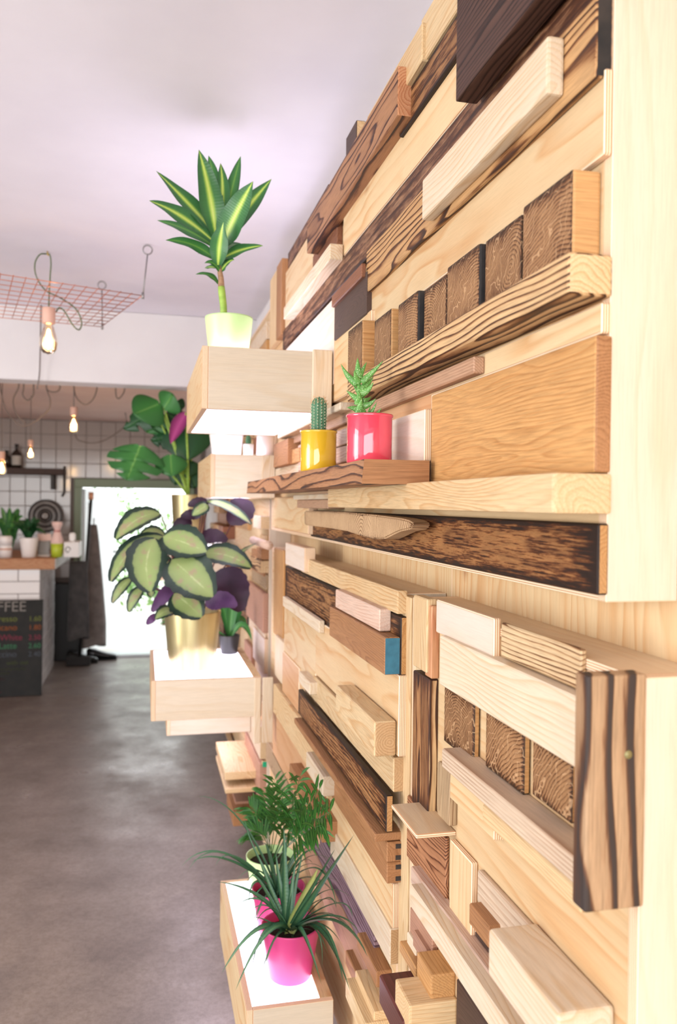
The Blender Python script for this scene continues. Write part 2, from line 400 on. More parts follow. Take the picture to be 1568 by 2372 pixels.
def bush(name, c, r, n, label, seed):
    rr = random.Random(seed); V = []; Fc = []
    for i in range(n):
        d = Vector((rr.gauss(0, 1), rr.gauss(0, 1), rr.gauss(0, 1))).normalized()*(r*rr.uniform(.55, 1.0))
        d.z *= .9; p = Vector((0, 0, r))+d; a = rr.uniform(.035, .06)
        t1 = Vector((rr.gauss(0, 1), rr.gauss(0, 1), rr.gauss(0, 1))).normalized(); t2 = t1.orthogonal().normalized()
        b = len(V); V += [p-t1*a, p+t2*a*.5, p+t1*a, p-t2*a*.5]; Fc.append((b, b+1, b+2, b+3))
    t = thing(name, label, 'bush', c)
    f = mesh('foliage', V, Fc, M_LEAFG, t); f['kind'] = 'stuff'
    tube('stem', [(0, 0, 0), (.02, 0, r*.6), (0, .02, r*1.2)], .03, plain('bush_bark', '6B5844', .9), t, n=6, r1=.015)
bush('garden_bush', (.25, YF+2.2, -.02), .8, 900, 'leafy green garden bush seen through the doorway', 3)
bush('garden_bush', (-.55, YF+4.5, -.02), 1.0, 900, 'paler garden bush farther beyond the doorway', 5)

# ------------------------------------------------------------------ reclaimed wood panels
def panel(label, loc):
    return thing('wood_panel', label, 'wood panel', loc, 'reclaimed wood wall panels')
CUR = None; CURO = None; YLO, YHI = 0, 99
def blk(name, kind, un, uf, t, b, p=None, ub=None, base=0.0, s=False, axis='Y', end=None, bev=.002, seg=1, lab=None, dy=0, paint=None, plab=None):
    """one piece on a panel: near/far front edge columns, near-end top and bottom rows, protrusion p from the panel
    face (or the column ub where its end meets the surface at `base`)"""
    if s: t = 1163-t*(un-335); b = 1163-b*(un-335)
    vm = (t+b)/2
    if p is None:
        y = atX(ub, vm, XU-base).y
        x = atY(un, vm, y).x
    else:
        x = XU-p; y = atX(un, vm, x).y
    zt = atY(un, t, y).z; zb = atY(un, b, y).z
    yf = solveY(uf, x, (zt+zb)/2)
    y = max(y, YLO); yf = max(min(yf, YHI), y+.02)
    xb = max(XU-base, x+.006)
    o = box(name, (x, y+dy, zb), (xb, yf, zt), W(kind, axis), CUR, bev, seg, end, CURO)
    if lab: o['label'] = lab
    if paint is not None:
        e = box('painted_end', (-.5*(xb-x)+.0015, -.0012, zb-(zt+zb)/2+.0015), (.5*(xb-x)-.0015, 0, zt-(zt+zb)/2-.0015), paint, o, 0)
        e.location.y = -.5*(yf-y)-.0004; e['label'] = plab
    o['_f'] = XU-x
    return o

ZUB = 1.445; ZLT = 1.375
YE = atX(1416, 700, XU).y                       # near end of the upper panel
YBN = solveY(1480, XU, 1.1)                     # near end of the lower near panel
YA = 1.545                                      # near end of the lower middle panel
YU = 3.28                                       # far end of the upper panel
# plywood lining of the whole wall behind the panels
lining = thing('plywood_lining', 'pale plywood lining on the wall behind the wood panels', 'plywood lining', (XW, 3, 0))
yy = .30
for i, yl in enumerate((1.52, 2.74, 3.96, 5.2)):
    box('sheet', (XW, yy, .06), (XW+.012, yl-.002, 2.44), W('ply', 'Z'), lining, .001, off=(XW, 3, 0)); yy = yl

def carcass(y0, y1, z0, z1, near_mat='plyy', top=True):
    box('backing_board', (XU, y0+.018, z0+.013), (XU+.012, y1, z1-.013), W('ply', 'Y'), CUR, .001, off=CURO)
    box('end_panel', (XU-.001, y0, z0), (XW-.001, y0+.018, z1), W(near_mat, 'Z'), CUR, .001, off=CURO)
    box('end_panel', (XU, y1, z0), (XW-.001, y1+.018, z1), W(near_mat, 'Z'), CUR, .001, off=CURO)
    box('top_board', (XU-.001, y0+.018, z1-.012), (XW-.001, y1, z1), W('plyz', 'Y'), CUR, .001, off=CURO)
    box('bottom_board', (XU, y0+.018, z0), (XW-.001, y1, z0+.012), W('plyz', 'Y'), CUR, .001, off=CURO)

# ---- upper panel
CURO = Vector((XW, (YE+YU)/2, ZUB))
CUR = panel('large upper panel of stacked reclaimed and charred boards reaching the ceiling', CURO)
carcass(YE, YU, ZUB, 2.44); YLO, YHI = 0, YU+.018
blk('plank', 'pine', 1250, 975, 1.744, 1.575, p=.025, s=True)
blk('plank', 'pine', 977, 850, 50, 140, p=.032)
blk('plank', 'burntm', 1250, 925, 1.563, 1.43, p=.022, s=True, end=M_CHAR)
blk('beam', 'bold', 921, 711, 151, 267, ub=964, base=.012, end=W('red', 'Y'), bev=.003, seg=2, lab='charred reddish beam near the ceiling')
blk('ply_panel', 'ply', 1250, 795, 1.45, 1.235, p=.014, s=True)
blk('block', 'choc', 1400, 1057, 1.78, 1.282, p=.058, base=.024, s=True, bev=.003, seg=2, lab='dark charred block hanging near the ceiling')
blk('plank', 'scraped', 1381, 655, 1.235, 1.10, p=.018, s=True, end=M_CHAR)
w8 = blk('plank', 'stripe', 1381, 848, -20, 178, ub=1420, end=M_CHAR)
w8f = w8['_f']
blk('batten', 'pinew', 1268, 977, 80, 216, ub=1307, base=w8f, bev=.004, seg=2)
blk('ply_panel', 'ply', 1401, 768, 156, 357, ub=1421)
# row of upright end-grain blocks
for un, uf, vt, pp, en in ((1325, 1209, 389, .036, 'tan'), (1207, 1122, 494, .030, None), (1109, 1034, 562, .036, M_CHAR), (1033, 981, 634, .030, None),
                           (967, 921, 671, .038, M_CHAR), (905, 866, 713, .040, 'tan'), (838, 805, 740, .044, 'tan')):
    sb = .555; vb = 1163-sb*(un-335)
    blk('end_grain_block', 'endgrain', un, uf, vt, vb, p=pp, axis='X', end=(W(en, 'X') if isinstance(en, str) else en), bev=.004, seg=2)
blk('beam', 'stripel', 1316, 804, 580, 680, ub=1421, end=W('pine', 'Y'), bev=.006, seg=3, lab='pine beam with wavy charred grain')
blk('ply_panel', 'ply', 1393, 870, 700, 771, ub=1416)
blk('laminated_strip', 'lam', 1097, 665, 824, 864, ub=1123, base=.012)
blk('batten', 'pinew', 787, 643, 931, 949, p=.06, base=.0)
blk('plank', 'oak', 1379, 998, 775, 1094, ub=1417, end=W('brown', 'Y'), bev=.003, seg=2, lab='wide honey-coloured oak plank')
blk('batten', 'pine', 1282, 759, 1094, 1190, ub=1418, end=W('pine', 'Y'), bev=.004, seg=2, lab='thick pale pine batten under the oak plank')
blk('ply_panel', 'plyo', 999, 780, .395, .07, p=.012, s=True)
blk('ply_panel', 'plyw', 983, 905, 947, 1068, p=.030, base=.012)
blk('plank', 'pinepink', 880, 690, .37, .288, p=.03, base=.012, s=True)
blk('plank', 'pinepink', 880, 690, .282, .20, p=.03, base=.012, s=True)
blk('block', 'brown', 666, 634, 1015, 1075, p=.05)
blk('plank', 'tan', 692, 667, 1036, 1070, p=.035)
blk('plank', 'pinew', 693, 636, 1072, 1115, p=.025)
blk('plank', 'burnt', 1385, 720, 1213, 1379, ub=1410, end=W('tan', 'Y'), lab='dark charred oak plank with pale flecks')
blk('strip', 'pinew', 760, 679, 1143, 1156, p=.05)
blk('laminated_strip', 'lam', 759, 688, 1157, 1179, p=.045)
blk('ply_panel', 'ply', 714, 635, 1150, 1238, p=.028)
# far upper part
blk('block', 'redbrown', 780, 724, 512, 612, ub=794, base=.0)
blk('ply_panel', 'ply', 725, 661, 1.63, 1.235, p=.016, s=True)
blk('batten', 'pinew', 764, 657, 563, 600, ub=795, base=.016)
blk('plank', 'scraped', 760, 667, 1.735, 1.63, p=.012, s=True)
blk('post', 'brown', 652, 640, 597, 774, ub=668, axis='Z')
blk('post', 'pine', 641, 625, 622, 790, p=.022, axis='Z')
blk('ply_panel', 'plyw', 774, 660, 1.085, .62, p=.022, s=True)
blk('strip', 'redbrown', 837, 768, 609, 641, ub=848, base=.022)
blk('block', 'dark', 848, 774, 1.044, .85, p=.024, s=True)
blk('ply_panel', 'ply', 858, 768, .853, .53, p=.020, s=True)
blk('block', 'dark', 825, 801, 277, 360, ub=847, end=W('pine', 'Y'))
# driftwood slab on the charred plank
poly = [(705, 1183), (760, 1184), (808, 1187), (870, 1193), (925, 1200), (945, 1205), (956, 1212), (949, 1226), (925, 1231), (910, 1238), (890, 1248), (866, 1249), (846, 1245), (822, 1237), (801, 1230), (760, 1223), (705, 1216)]
xs = XU-.058; P = [atX(u, v, xs) for u, v in poly]
c = sum(P, Vector())/len(P); bm = bmesh.new()
f = bm.faces.new([bm.verts.new(q-c) for q in P])
r = bmesh.ops.extrude_face_region(bm, geom=[f])
for v in r['geom']:
    if isinstance(v, bmesh.types.BMVert): v.co.x += .034
bmesh.ops.recalc_face_normals(bm, faces=bm.faces)
bmesh.ops.bevel(bm, geom=list(bm.edges), offset=.003, segments=2, affect='EDGES')
o = from_bm('driftwood_slab', bm, W('drift', 'X'), CUR, c-CURO, False); o['label'] = 'weathered live-edge driftwood slab'

# ---- lower middle panel
YAF = 3.25
CURO = Vector((XW, (YA+YAF)/2, .2)); CUR = panel('lower middle wood panel with a teal-ended block, beside the pink pots', CURO)
carcass(YA, YAF, .2, ZLT); YLO, YHI = 0, YAF+.018
blk('beam', 'pine', 920, 698, 1368, 1423, ub=944, bev=.003, seg=2)
blk('ply_panel', 'plyw', 705, 661, 1269, 1326, p=.034)
a3 = blk('plank', 'burntm', 928, 661, 1429, 1565, ub=944, end=W('oak', 'Y'))
pf = a3['_f']
blk('block', 'pinepink', 878.5, 777, 1411, 1463, ub=906, base=pf)
o5 = blk('block', 'brown', 890.6, 763, 1477, 1564, ub=927, base=pf, paint=M_BLUE, plab='teal painted end', lab='brown block with a teal painted end')
blk('batten', 'pinew', 739, 655, 1438, 1467, ub=752, base=.018)
def blks(name, kind, un, uf, st, sb, **k): return blk(name, kind, un, uf, -st, -sb, s=True, **k)
blks('ply_panel', 'ply', 731, 658, .69, 1.22, p=.018)
blk('ply_panel', 'ply', 923, 731, 1566, 1754, ub=944)
blk('beam', 'pine', 866.5, 777, 1672, 1755, ub=918, base=.02, end=W('endlight', 'Y'), bev=.006, seg=3, lab='pine beam with a ringed round-cornered end')
blk('beam', 'pine', 911, 725, 1756, 1836, ub=937, end=W('endlight', 'Y'))
blk('plank', 'burntm', 894, 691, 1843, 1929, ub=911, base=.024, end=W('tan', 'Y'))
blk('plank', 'brown', 868, 681, 1932, 1951, ub=932, bev=.003, seg=2)
def notched(un, uf, vt, vb):
    o = blk('tongue_board', 'brown', un, uf, vt, vb, ub=932)
    for i, fz in enumerate((.22, .78)):
        d = o.dimensions
        g = box('groove_shade', (0, 0, 0), (.012, .004, .009), M_CHAR, o, 0)  # solid dark slab standing in for the shade inside a notch
        bb = [Vector(q) for q in o.bound_box]; mx = max(q.x for q in bb); my = min(q.y for q in bb)
        mz0 = min(q.z for q in bb); mz1 = max(q.z for q in bb)
        g.location = (mx-.008, my+.0012, mz0+(mz1-mz0)*fz)
notched(896, 700, 1952, 1999); notched(896, 700, 2000, 2048)
blk('ply_panel', 'ply', 909, 765, 2049, 2152, ub=925)
blk('batten', 'pinew', 903, 765, 2153, 2236, ub=925, end=W('endlight', 'Y'))
blks('plank', 'purple', 866, 705, 1.86, 2.06, p=.014)
blks('plank', 'pinkbrown', 866, 705, 2.065, 2.24, p=.018)
blk('plank', 'brown', 872, 827, 2251, 2289, ub=908)
blk('plank', 'brown', 844.5, 800, 2299, 2335, ub=881)
blk('plank', 'pine', 866, 822, 2345, 2400, p=.05)
blk('plank', 'pine', 845, 800, 2372, 2420, p=.07)
blks('ply_panel', 'plyo', 692, 654, 1.08, 1.37, p=.024)
blk('block', 'pinew', 717, 692, 1582, 1610, p=.045)
blks('plank', 'pine', 757, 633, 1.41, 1.63, p=.034)
blk('block', 'pinew', 747, 709, 1800, 1846, p=.062)
blks('plank', 'plyo', 740, 632, 1.60, 1.96, p=.016)
blk('beam', 'brown', 746, 670, 1905, 1953, ub=794, bev=.003, seg=2)
blks('plank', 'grey', 700, 612, 1.95, 2.12, p=.016)
blk('post', 'tan', 655, 634, 1275, 1487, ub=661, axis='Z')
blk('post', 'pinew', 657, 637, 1490, 1590, p=.02, axis='Z')

box('post', (XU-.003, 1.490, .2), (XU+.016, YA-.001, ZLT-.002), W('pine', 'Z'), CUR, .001, off=CURO)  # added filler over the shaded gap, turned to the light to show pale
# ---- lower near panel
CURO = Vector((XW, (YBN+1.49)/2, .2)); CUR = panel('nearest lower wood panel with a tall zebra-striped charred post', CURO)
carcass(YBN, 1.47, .2, ZLT); YLO, YHI = 0, 1.488
blk('batten', 'pine', 988, 957, 1388, 1560, ub=1012, axis='Z')
blk('block', 'red', 999, 985, 1404, 1573, ub=1018, axis='Z')
blk('post', 'streak', 992, 955, 1575, 1897, ub=1014, axis='Z', end=W('stripel', 'Z'))
blk('ply_shelf', 'plyz', 964, 906, 1933.5, 1944.5, ub=1057)
blk('ply_panel', 'plyw', 1143, 1010, 1433, 1524, ub=1161)
blks('plank', 'patch', 1345, 1160, .338, .432, p=.008)
blks('plank', 'pinew', 1352, 1018, .452, .618, p=.022)
zp = blk('post', 'zebra', 1358, 1328, 1567, 2116, ub=1495, axis='Z', bev=.003, seg=2, base=.0, lab='tall charred post with bold zebra-like grain')
bb_ = [Vector(q) for q in zp.bound_box]; d_ = zp.dimensions
sc_p = atY(1455, 1748, zp.location.y+CURO.y-d_.y/2)-(zp.location+CURO)
sw = lathe('screw', [(0, -.0004), (.0042, -.0002), (.0045, .0004), (.0045, .0025), (0, .003)], plain('brassy_screw', '8A8258', .5, .5), zp, n=16)
sw.rotation_euler = (-math.pi/2, 0, 0); sw.location = (sc_p.x, -d_.y/2-.0006, sc_p.z); sw['label'] = 'brassy screw head'
for un, uf, sb in ((1096, 1028, .80), (1211, 1124, .777), (1322, 1232, .757)):
    blks('end_grain_block', 'endgrain', un, uf, .60, sb, p=.012, axis='X', end=W('tan', 'X'), bev=.003)
blks('laminated_strip', 'lamw', 1345, 1023, .828, .892, p=.042)
blk('block', 'grey', 1040, 1013, 1786, 1915, ub=1060, axis='Z')
blks('ply_panel', 'ply', 1145, 1042, .885, .97, p=.016)
blks('plank', 'pine', 1345, 1117, .893, .945, p=.022)
blk('block', 'fine', 1032, 938, 1942, 2104, ub=1041, lab='reddish block with fine charred stripes')
blk('ply_panel', 'ply', 1092, 1041, 2000, 2170, ub=1107, axis='Z')
blks('laminated_strip', 'lamw', 1240, 1105, 1.105, 1.20, p=.010)
blks('block', 'brown', 1131, 1086, 1.235, 1.30, p=.028)
blks('block', 'dark', 1131, 1090, 1.30, 1.44, p=.004)  # dark piece put in for the shade of an open hole
blk('beam', 'pinew', 1292, 1130, 2350, 2480, ub=1424, bev=.006, seg=3)
blks('plank', 'pinepink', 1260, 951, 1.368, 1.432, p=.024)
blks('batten', 'pinew', 1260, 949, 1.440, 1.522, p=.046)
blks('plank', 'pinkbrown', 1000, 949, 1.525, 1.70, p=.012)
blk('block', 'pinkbrown', 986, 956, 2201, 2240, ub=1013, end=W('tan', 'Y'))
blk('block', 'tan', 998, 965, 2259, 2327, ub=1055, bev=.003, seg=2)
blk('block', 'pine', 948, 914, 2331, 2425, ub=1060, axis='X', bev=.004, seg=2)
blk('block', 'tan', 962, 925, 2242, 2270, p=.03)
blk('strip', 'pinew', 962, 942, 2190, 2240, p=.018)
blks('plank', 'dark', 1125, 1056, 1.53, 1.80, p=.006)
blk('block', 'mahog', 933, 878, 2366, 2440, p=.085, bev=.003)

# ---- far panel, behind the shining boxes
CURO = Vector((XW, 4.4, .12)); CUR = panel('far wood panel of small mixed blocks behind the large-leaved plant', CURO)
YC0, YC1 = 3.34, 5.7
carcass(YC0, YC1, .12, 2.36); YLO, YHI = YC0, YC1
blk('block', 'pinew', 612, 586, 1197, 1228, ub=634, end=W('pine', 'Y'))
p0 = atX(623, 1264, XU-.06); p1 = Vector((p0.x, p0.y+.45, p0.z))
tube('dowel', [p0, p1], .016, W('pinepink', 'Y'), CUR, n=14, off=CURO)
blk('block', 'brown', 616, 594, 1276, 1302, ub=635)
blk('block', 'stripel', 612, 580, 1304, 1334, ub=634, end=W('pine', 'Y'))
blk('plank', 'grey', 632, 583, 1341, 1378, p=.012)
blk('block', 'pinkbrown', 618, 570, 1382, 1478, ub=632, bev=.004)
blk('ply_panel', 'plyw', 627, 586, 1497, 1581, ub=636)
blk('plank', 'pinew', 619, 569, 1716, 1797, p=.03, end=W('pine', 'Y'))
g = blk('block', 'pinkbrown', 614, 567, 1800, 1890, p=.03)
blk('block', 'pine', 622, 610, 1797, 1812, p=.02, paint=M_GREEN, plab='green painted end', lab='small block with a green painted end')
blk('block', 'pine', 521, 500, 1789, 1808, p=.16, base=.0)
blk('block', 'pine', 522, 500, 1828, 1839, p=.16, base=.0)
blk('post', 'pine', 552, 545, 1772, 1856, ub=575, axis='Z')
blk('block', 'pinkbrown', 545, 530, 1858, 1880, p=.10)
blk('block', 'brown', 540, 525, 1884, 1915, p=.12)
rr = random.Random(11)
z = .16
kinds = ['pine', 'brown', 'tan', 'pinkbrown', 'burntm', 'plyo', 'redbrown', 'pinew', 'dark', 'stripel', 'oak', 'grey']
while z < 2.30:
    h = rr.uniform(.05, .11); y = YC0+.03
    while y < YC1-.05:
        l = rr.uniform(.16, .6)
        if rr.random() < .9:
            pr = rr.choice((.012, .018, .03, .05, .07)); k = rr.choice(kinds)
            y1 = min(y+l-.003, YC1)
            # leave room for the hand-placed near pieces
            if not (y < 4.35 and pr > .02):
                box('plank', (XU-pr, y, z), (XU, y1, min(z+h-.003, 2.34)), W(k, 'Y'), CUR, .002, off=CURO)
        y += l
    z += h

# ---- shelf with the two small cacti
zt = atX(995, 1066, XU-.03)
yS = zt.y; xf = atY(838, 1090, yS).x; yS1 = solveY(570, xf, 1.6)
z1 = atY(838, 1063, yS).z; z0 = atY(838, 1120, yS).z
SH = thing('plank_shelf', 'thick dark-figured wooden shelf holding the yellow and pink pots', 'shelf', (XU-.03, yS, z0))
bm = bmesh.new(); zo = 0; hh = z1-z0; dpt = XU-xf
ring = []
K = 12
for i in range(K+1):
    t_ = i/K; y = (yS1-yS)*t_
    fx = -(dpt-.03) + .10*max(0, (t_-.80)/.2)**2*0 + .006*math.sin(t_*9)
    ring.append([bm.verts.new((fx, y, 0)), bm.verts.new((fx+.004, y, hh)), bm.verts.new((0, y, hh)), bm.verts.new((0, y, 0))])
for i in range(K):
    for j in range(4): bm.faces.new((ring[i][j], ring[i][(j+1) % 4], ring[i+1][(j+1) % 4], ring[i+1][j]))
bm.faces.new(ring[0][::-1]); bm.faces.new(ring[-1])
bmesh.ops.recalc_face_normals(bm, faces=bm.faces); bm.normal_update()
for f in bm.faces:
    if f.normal.y < -.9 or f.normal.z > .9: f.material_index = 1
from_bm('slab', bm, [W('bold', 'Y'), W('brown', 'X')], SH)
SHELF_Z = z1
# ------------------------------------------------------------------ glowing box shelves
def diffuser(name, strength):
    t = NT(name); t.b.inputs['Base Color'].default_value = lin('F4F2FA'); t.b.inputs['Roughness'].default_value = .35
    t.b.inputs['Emission Color'].default_value = (.84, .78, 1.0, 1); t.b.inputs['Emission Strength'].default_value = strength
    return t.m
M_DIFFT = diffuser('brightly_lit_opal_acrylic', 3.2)
M_DIFF = diffuser('lit_opal_acrylic', 2.6)
def light_box(label, x0, y0, y1, z0, z1, posts=(), kind='ply', tmat=None, top=True, bottom=True, x1=XU-.001):
    t = thing('light_box', label, 'light box', ((x0+x1)/2, (y0+y1)/2, z0), 'glowing plywood box shelves'); o = t.location.copy()
    th = .015
    box('front_panel', (x0, y0, z0), (x0+th, y1, z1), W('ply', 'Y'), t, .001, off=o)
    box('side_panel', (x0+th, y0, z0), (x1, y0+th, z1), W('plyy', 'X'), t, .001, off=o)
    box('side_panel', (x0+th, y1-th, z0), (x1, y1, z1), W('plyy', 'X'), t, .001, off=o)
    if top: box('diffuser', (x0+th, y0+th, z1-.012), (x1-.03, y1-th, z1-.003), tmat or M_DIFF, t, 0, off=o)
    if bottom: box('diffuser', (x0+th, y0+th, z0+.003), (x1-.03, y1-th, z0+.012), M_DIFF, t, 0, off=o)
    box('mounting_rail', (x1-.03, y0+th, z0), (x1, y1-th, z1), W('pine', 'Y'), t, .001, off=o)
    for (a, b, c, d) in posts:
        box('mounting_post', (a, y0-.012, c), (b, y0-.001, d), W('pinew', 'Z'), t, .002, off=o)
    return t
# box 1 : under the tall striped plant
y1a = solveY(767, XU-.026, 1.88); xl = atY(468, 870, y1a).x
b1t = atY(468, 800, y1a).z; b1b = atY(462, 946, y1a).z
yb1 = solveY(432, xl, b1b)
px0 = atY(722, 870, y1a).x
light_box('glowing plywood box high on the wall under the tall striped-leaf plant', xl, y1a, yb1, b1b, b1t, posts=((px0, XU-.026, b1b, b1t+.004),), x1=XU-.026, tmat=M_DIFFT)
# box 2
y2a = solveY(636, XU-.026, 1.65); x2 = atY(488, 1100, y2a).x
b2t = atY(488, 1051, y2a).z; b2b = atY(488, 1152, y2a).z; yb2 = solveY(459, x2, b2t)
light_box('smaller glowing plywood box behind the shelf with white pots on top', x2, y2a, yb2, b2b, b2t, posts=((XU-.075, XU-.026, b2b, b2t),), x1=XU-.026)
# box 3
y3a = solveY(606, XU-.07, .7); x3 = atY(350, 1620, y3a).x
b3t = atY(400, 1576, y3a).z; b3b = atY(400, 1669, y3a).z; yb3 = y3a+.64
pa = atY(588, 1650, y3a).x; pb = atY(604, 1650, y3a).x; pc = atY(631, 1650, y3a).x
pz = atY(600, 1720, y3a).z
light_box('glowing plywood box carrying the gold pot with pink-veined leaves', x3, y3a, yb3, b3b, b3t, posts=((pa, pb-.002, pz, b3t), (pb+.004, pc, pz, b3t)), x1=XU-.072)
# box 3b below and behind
y4 = y3a+.62; x4 = atY(386, 1690, y4).x; b4b = atY(400, 1704, y4).z
light_box('plywood box farther back below the gold-pot box', x4, y4, y4+.5, b4b, b4b+.165, x1=XU-.032)
# box 4 : bottom, with the pink pots
Z4 = 1.55-1.18
p_nl = atZ(571, 2342, Z4); p_fl = atZ(512, 2040, Z4)
light_box('glowing plywood box near the floor holding the pink and green pots', p_nl.x, p_nl.y, p_fl.y, Z4-.17, Z4, x1=XU-.051)
# box 5 : holds the monstera
yM = 4.70
zM = 1.30
light_box('far plywood box under the gold pot with split leaves', .08, yM-.30, yM+.35, zM-.16, zM, x1=XU-.072)

# ------------------------------------------------------------------ pots
def pot(name, label, c, r0, r1, h, mat, cat='pot', group=None, lip=0.0, soil=True, th=.004, n=40, soil_z=.82):
    t = thing(name, label, cat, c, group)
    prof = [(0, 0), (r0*.96, 0), (r0, .003), (r0+(r1-r0)*.5, h*.5), (r1, h-.004)]
    if lip: prof += [(r1+lip, h-.010), (r1+lip*1.3, h-.006), (r1+lip, h-.001), (r1, h)]
    else: prof += [(r1, h)]
    prof += [(r1-th, h-.001), (r0+(r1-r0)*.7-th, h*.7), (r0-th, .01), (0, .01)]
    lathe('shell', prof, mat, t, n=n)
    if soil:
        rs = r0+(r1-r0)*soil_z-th-.0005; zs = h*soil_z
        lathe('soil', [(0, zs-.01), (rs, zs-.01), (rs, zs), (rs*.5, zs+.004), (0, zs+.003)], M_SOIL, t, n=24)
    return t
M_LIME = plain('lime_pot', 'C6E6A0', .35, spec=.5)
M_MAG = plain('magenta_pot', 'C23C74', .35, spec=.5, **{'Subsurface Weight': .15})
M_YEL = plain('yellow_enamel', 'E2B62E', .08, spec=.7, **{'Coat Weight': .6})
M_CORAL = plain('coral_enamel', 'E8495F', .08, spec=.7, **{'Coat Weight': .6})
M_GOLD = mottled('brushed_gold', 'B3A574', 'C6BA8E', 40, .34, metal=.8, stretch=(1, 1, .05))
M_CERW = plain('white_ceramic', 'F3EFEE', .25)

# ------------------------------------------------------------------ leaves
def leaf(name, parent, p0, p1, p2, width, mats, prof=None, face=None, fold=.18, wave=0, n=12, roll=0, off=(0, 0, 0), under=None, cross=2, seed=0, edge=0):
    """blade along a curve p0-p1-p2 in world space; face = direction the upper side looks to"""
    sp = bez(Vector(p0), Vector(p1), Vector(p2), n); off = Vector(off)
    prof = prof or (lambda t: math.sin(math.pi*min(1, t*.92+.08))**.8)
    face = Vector(face if face is not None else (0, -1, .4)).normalized()
    V = []; UV = []; Fc = []; FM = []; m = 2*cross+1; rr = random.Random(seed)
    for i, p in enumerate(sp):
        t = i/n; tg = (sp[min(i+1, n)]-sp[max(i-1, 0)]).normalized()
        s = tg.cross(face)
        if s.length < 1e-3: s = tg.orthogonal()
        s.normalize(); nn = s.cross(tg).normalized()
        if roll: s = (s*math.cos(roll)+nn*math.sin(roll)); nn = s.cross(tg).normalized()
        hw = width*.5*max(prof(t), .004)
        for j in range(m):
            q = (j-cross)/cross
            e = 1+edge*math.sin(t*34+(q > 0)*1.7)*(abs(q) == 1)
            V.append(p+s*(q*hw*e)+nn*(abs(q)*hw*fold*2*abs(q)+wave*hw*math.sin(t*11+q*2+seed)*abs(q))-off); UV.append((t, .5+.5*q))
    for i in range(n):
        for j in range(m-1):
            a = i*m+j; Fc.append((a, a+1, a+1+m, a+m)); FM.append(0)
    mats = mats if isinstance(mats, (list, tuple)) else [mats]
    if under is not None:
        b = len(V)
        for i in range(n+1):
            for j in range(m):
                k = i*m+j
                tg = (sp[min(i+1, n)]-sp[max(i-1, 0)]).normalized(); s = tg.cross(face).normalized() if tg.cross(face).length > 1e-3 else tg.orthogonal().normalized()
                nn = s.cross(tg).normalized()
                if roll: s = (s*math.cos(roll)+nn*math.sin(roll)); nn = s.cross(tg).normalized()
                V.append(V[k]-nn*.0012); UV.append(UV[k])
        for i in range(n):
            for j in range(m-1):
                a = b+i*m+j; Fc.append((a, a+m, a+1+m, a+1)); FM.append(1)
        mats = list(mats)+[under]
    return mesh(name, V, Fc, mats, parent, (0, 0, 0), True, FM, UV)
def leafmat(name, stops, rough=.4, lengthwise=0, vein=.0, blotch=0, noise_c=None, trans=.0):
    """colour across the blade from midrib (0) to margin (1)"""
    t = NT(name); uv = t.new('ShaderNodeUVMap'); sx = t.new('ShaderNodeSeparateXYZ'); t.ln(uv.outputs[0], sx.inputs[0])
    q = t.math('ABSOLUTE', t.math('SUBTRACT', t.math('MULTIPLY', sx.outputs[1], 2.0), 1.0))
    if blotch:
        tc = t.new('ShaderNodeTexCoord'); nz = t.new('ShaderNodeTexNoise', Scale=55, Detail=2); t.ln(tc.outputs['Object'], nz.inputs['Vector'])
        q = t.math('ADD', q, t.math('MULTIPLY', t.math('SUBTRACT', nz.outputs[0], .5), blotch))
        e = t.math('POWER', t.math('ABSOLUTE', t.math('SUBTRACT', t.math('MULTIPLY', sx.outputs[0], 2.0), 1.0)), 6.0)
        q = t.math('ADD', q, t.math('MULTIPLY', e, .45))
    col = t.ramp(q, [(p, lin(c)) for p, c in stops])
    if noise_c:
        tc2 = t.new('ShaderNodeTexCoord'); nz2 = t.new('ShaderNodeTexNoise', Scale=28, Detail=2); t.ln(tc2.outputs['Object'], nz2.inputs['Vector'])
        k = t.math('MULTIPLY', t.ramp(nz2.outputs[0], [(.52, 0.0), (.66, .55)]), t.ramp(q, [(.5, 1.0), (.62, 0.0)]))
        col = t.mix(k, col, lin(noise_c))
    t.ln(col, t.b.inputs['Base Color']); t.b.inputs['Roughness'].default_value = rough
    t.b.inputs['Specular IOR Level'].default_value = .4
    if trans:
        t.b.inputs['Transmission Weight'].default_value = 0
        t.b.inputs['Subsurface Weight'].default_value = trans; t.b.inputs['Subsurface Radius'].default_value = (.01, .02, .005)
    wv = t.new('ShaderNodeTexWave', wave_type='BANDS', bands_direction='X', Scale=9, Distortion=1.5); t.ln(uv.outputs[0], wv.inputs['Vector'])
    t.bump(wv.outputs[1], .12, .002)
    return t.m
M_DRAC = leafmat('striped_corn_plant_leaf', [(.0, 'C2D06A'), (.14, '9DBB4A'), (.26, '628F40'), (.38, '3A7038'), (1, '315F38')], .35)
M_DRACD = leafmat('dark_corn_plant_leaf', [(.0, '6E9A44'), (.2, '3F7A38'), (1, '2A5A32')], .4)
M_CAL = leafmat('painted_leaf_upper', [(.0, 'AAB680'), (.05, '8E9E62'), (.45, '84965C'), (.60, '7A8B56'), (.67, '26392D'), (1, '162A20')], .4, blotch=.18, noise_c='A07870')
M_CALU = mottled('painted_leaf_underside', '40223C', '241122', 12, .5)
M_CALP = mottled('painted_leaf_violet', '66406F', '3E2346', 10, .5)
M_CSTEM = plain('dark_red_leaf_stalk', '5A2A2C', .5)
M_MON = leafmat('split_leaf_green', [(.0, '6FA050'), (.06, '3D7A36'), (1, '2C6230')], .35)
M_MOND = leafmat('split_leaf_dark', [(.0, '4C7A44'), (.06, '25512C'), (1, '1C4426')], .35)
M_PINKL = leafmat('magenta_leaf', [(.0, 'A8447E'), (.4, '93306C'), (1, '6B2450')], .4)
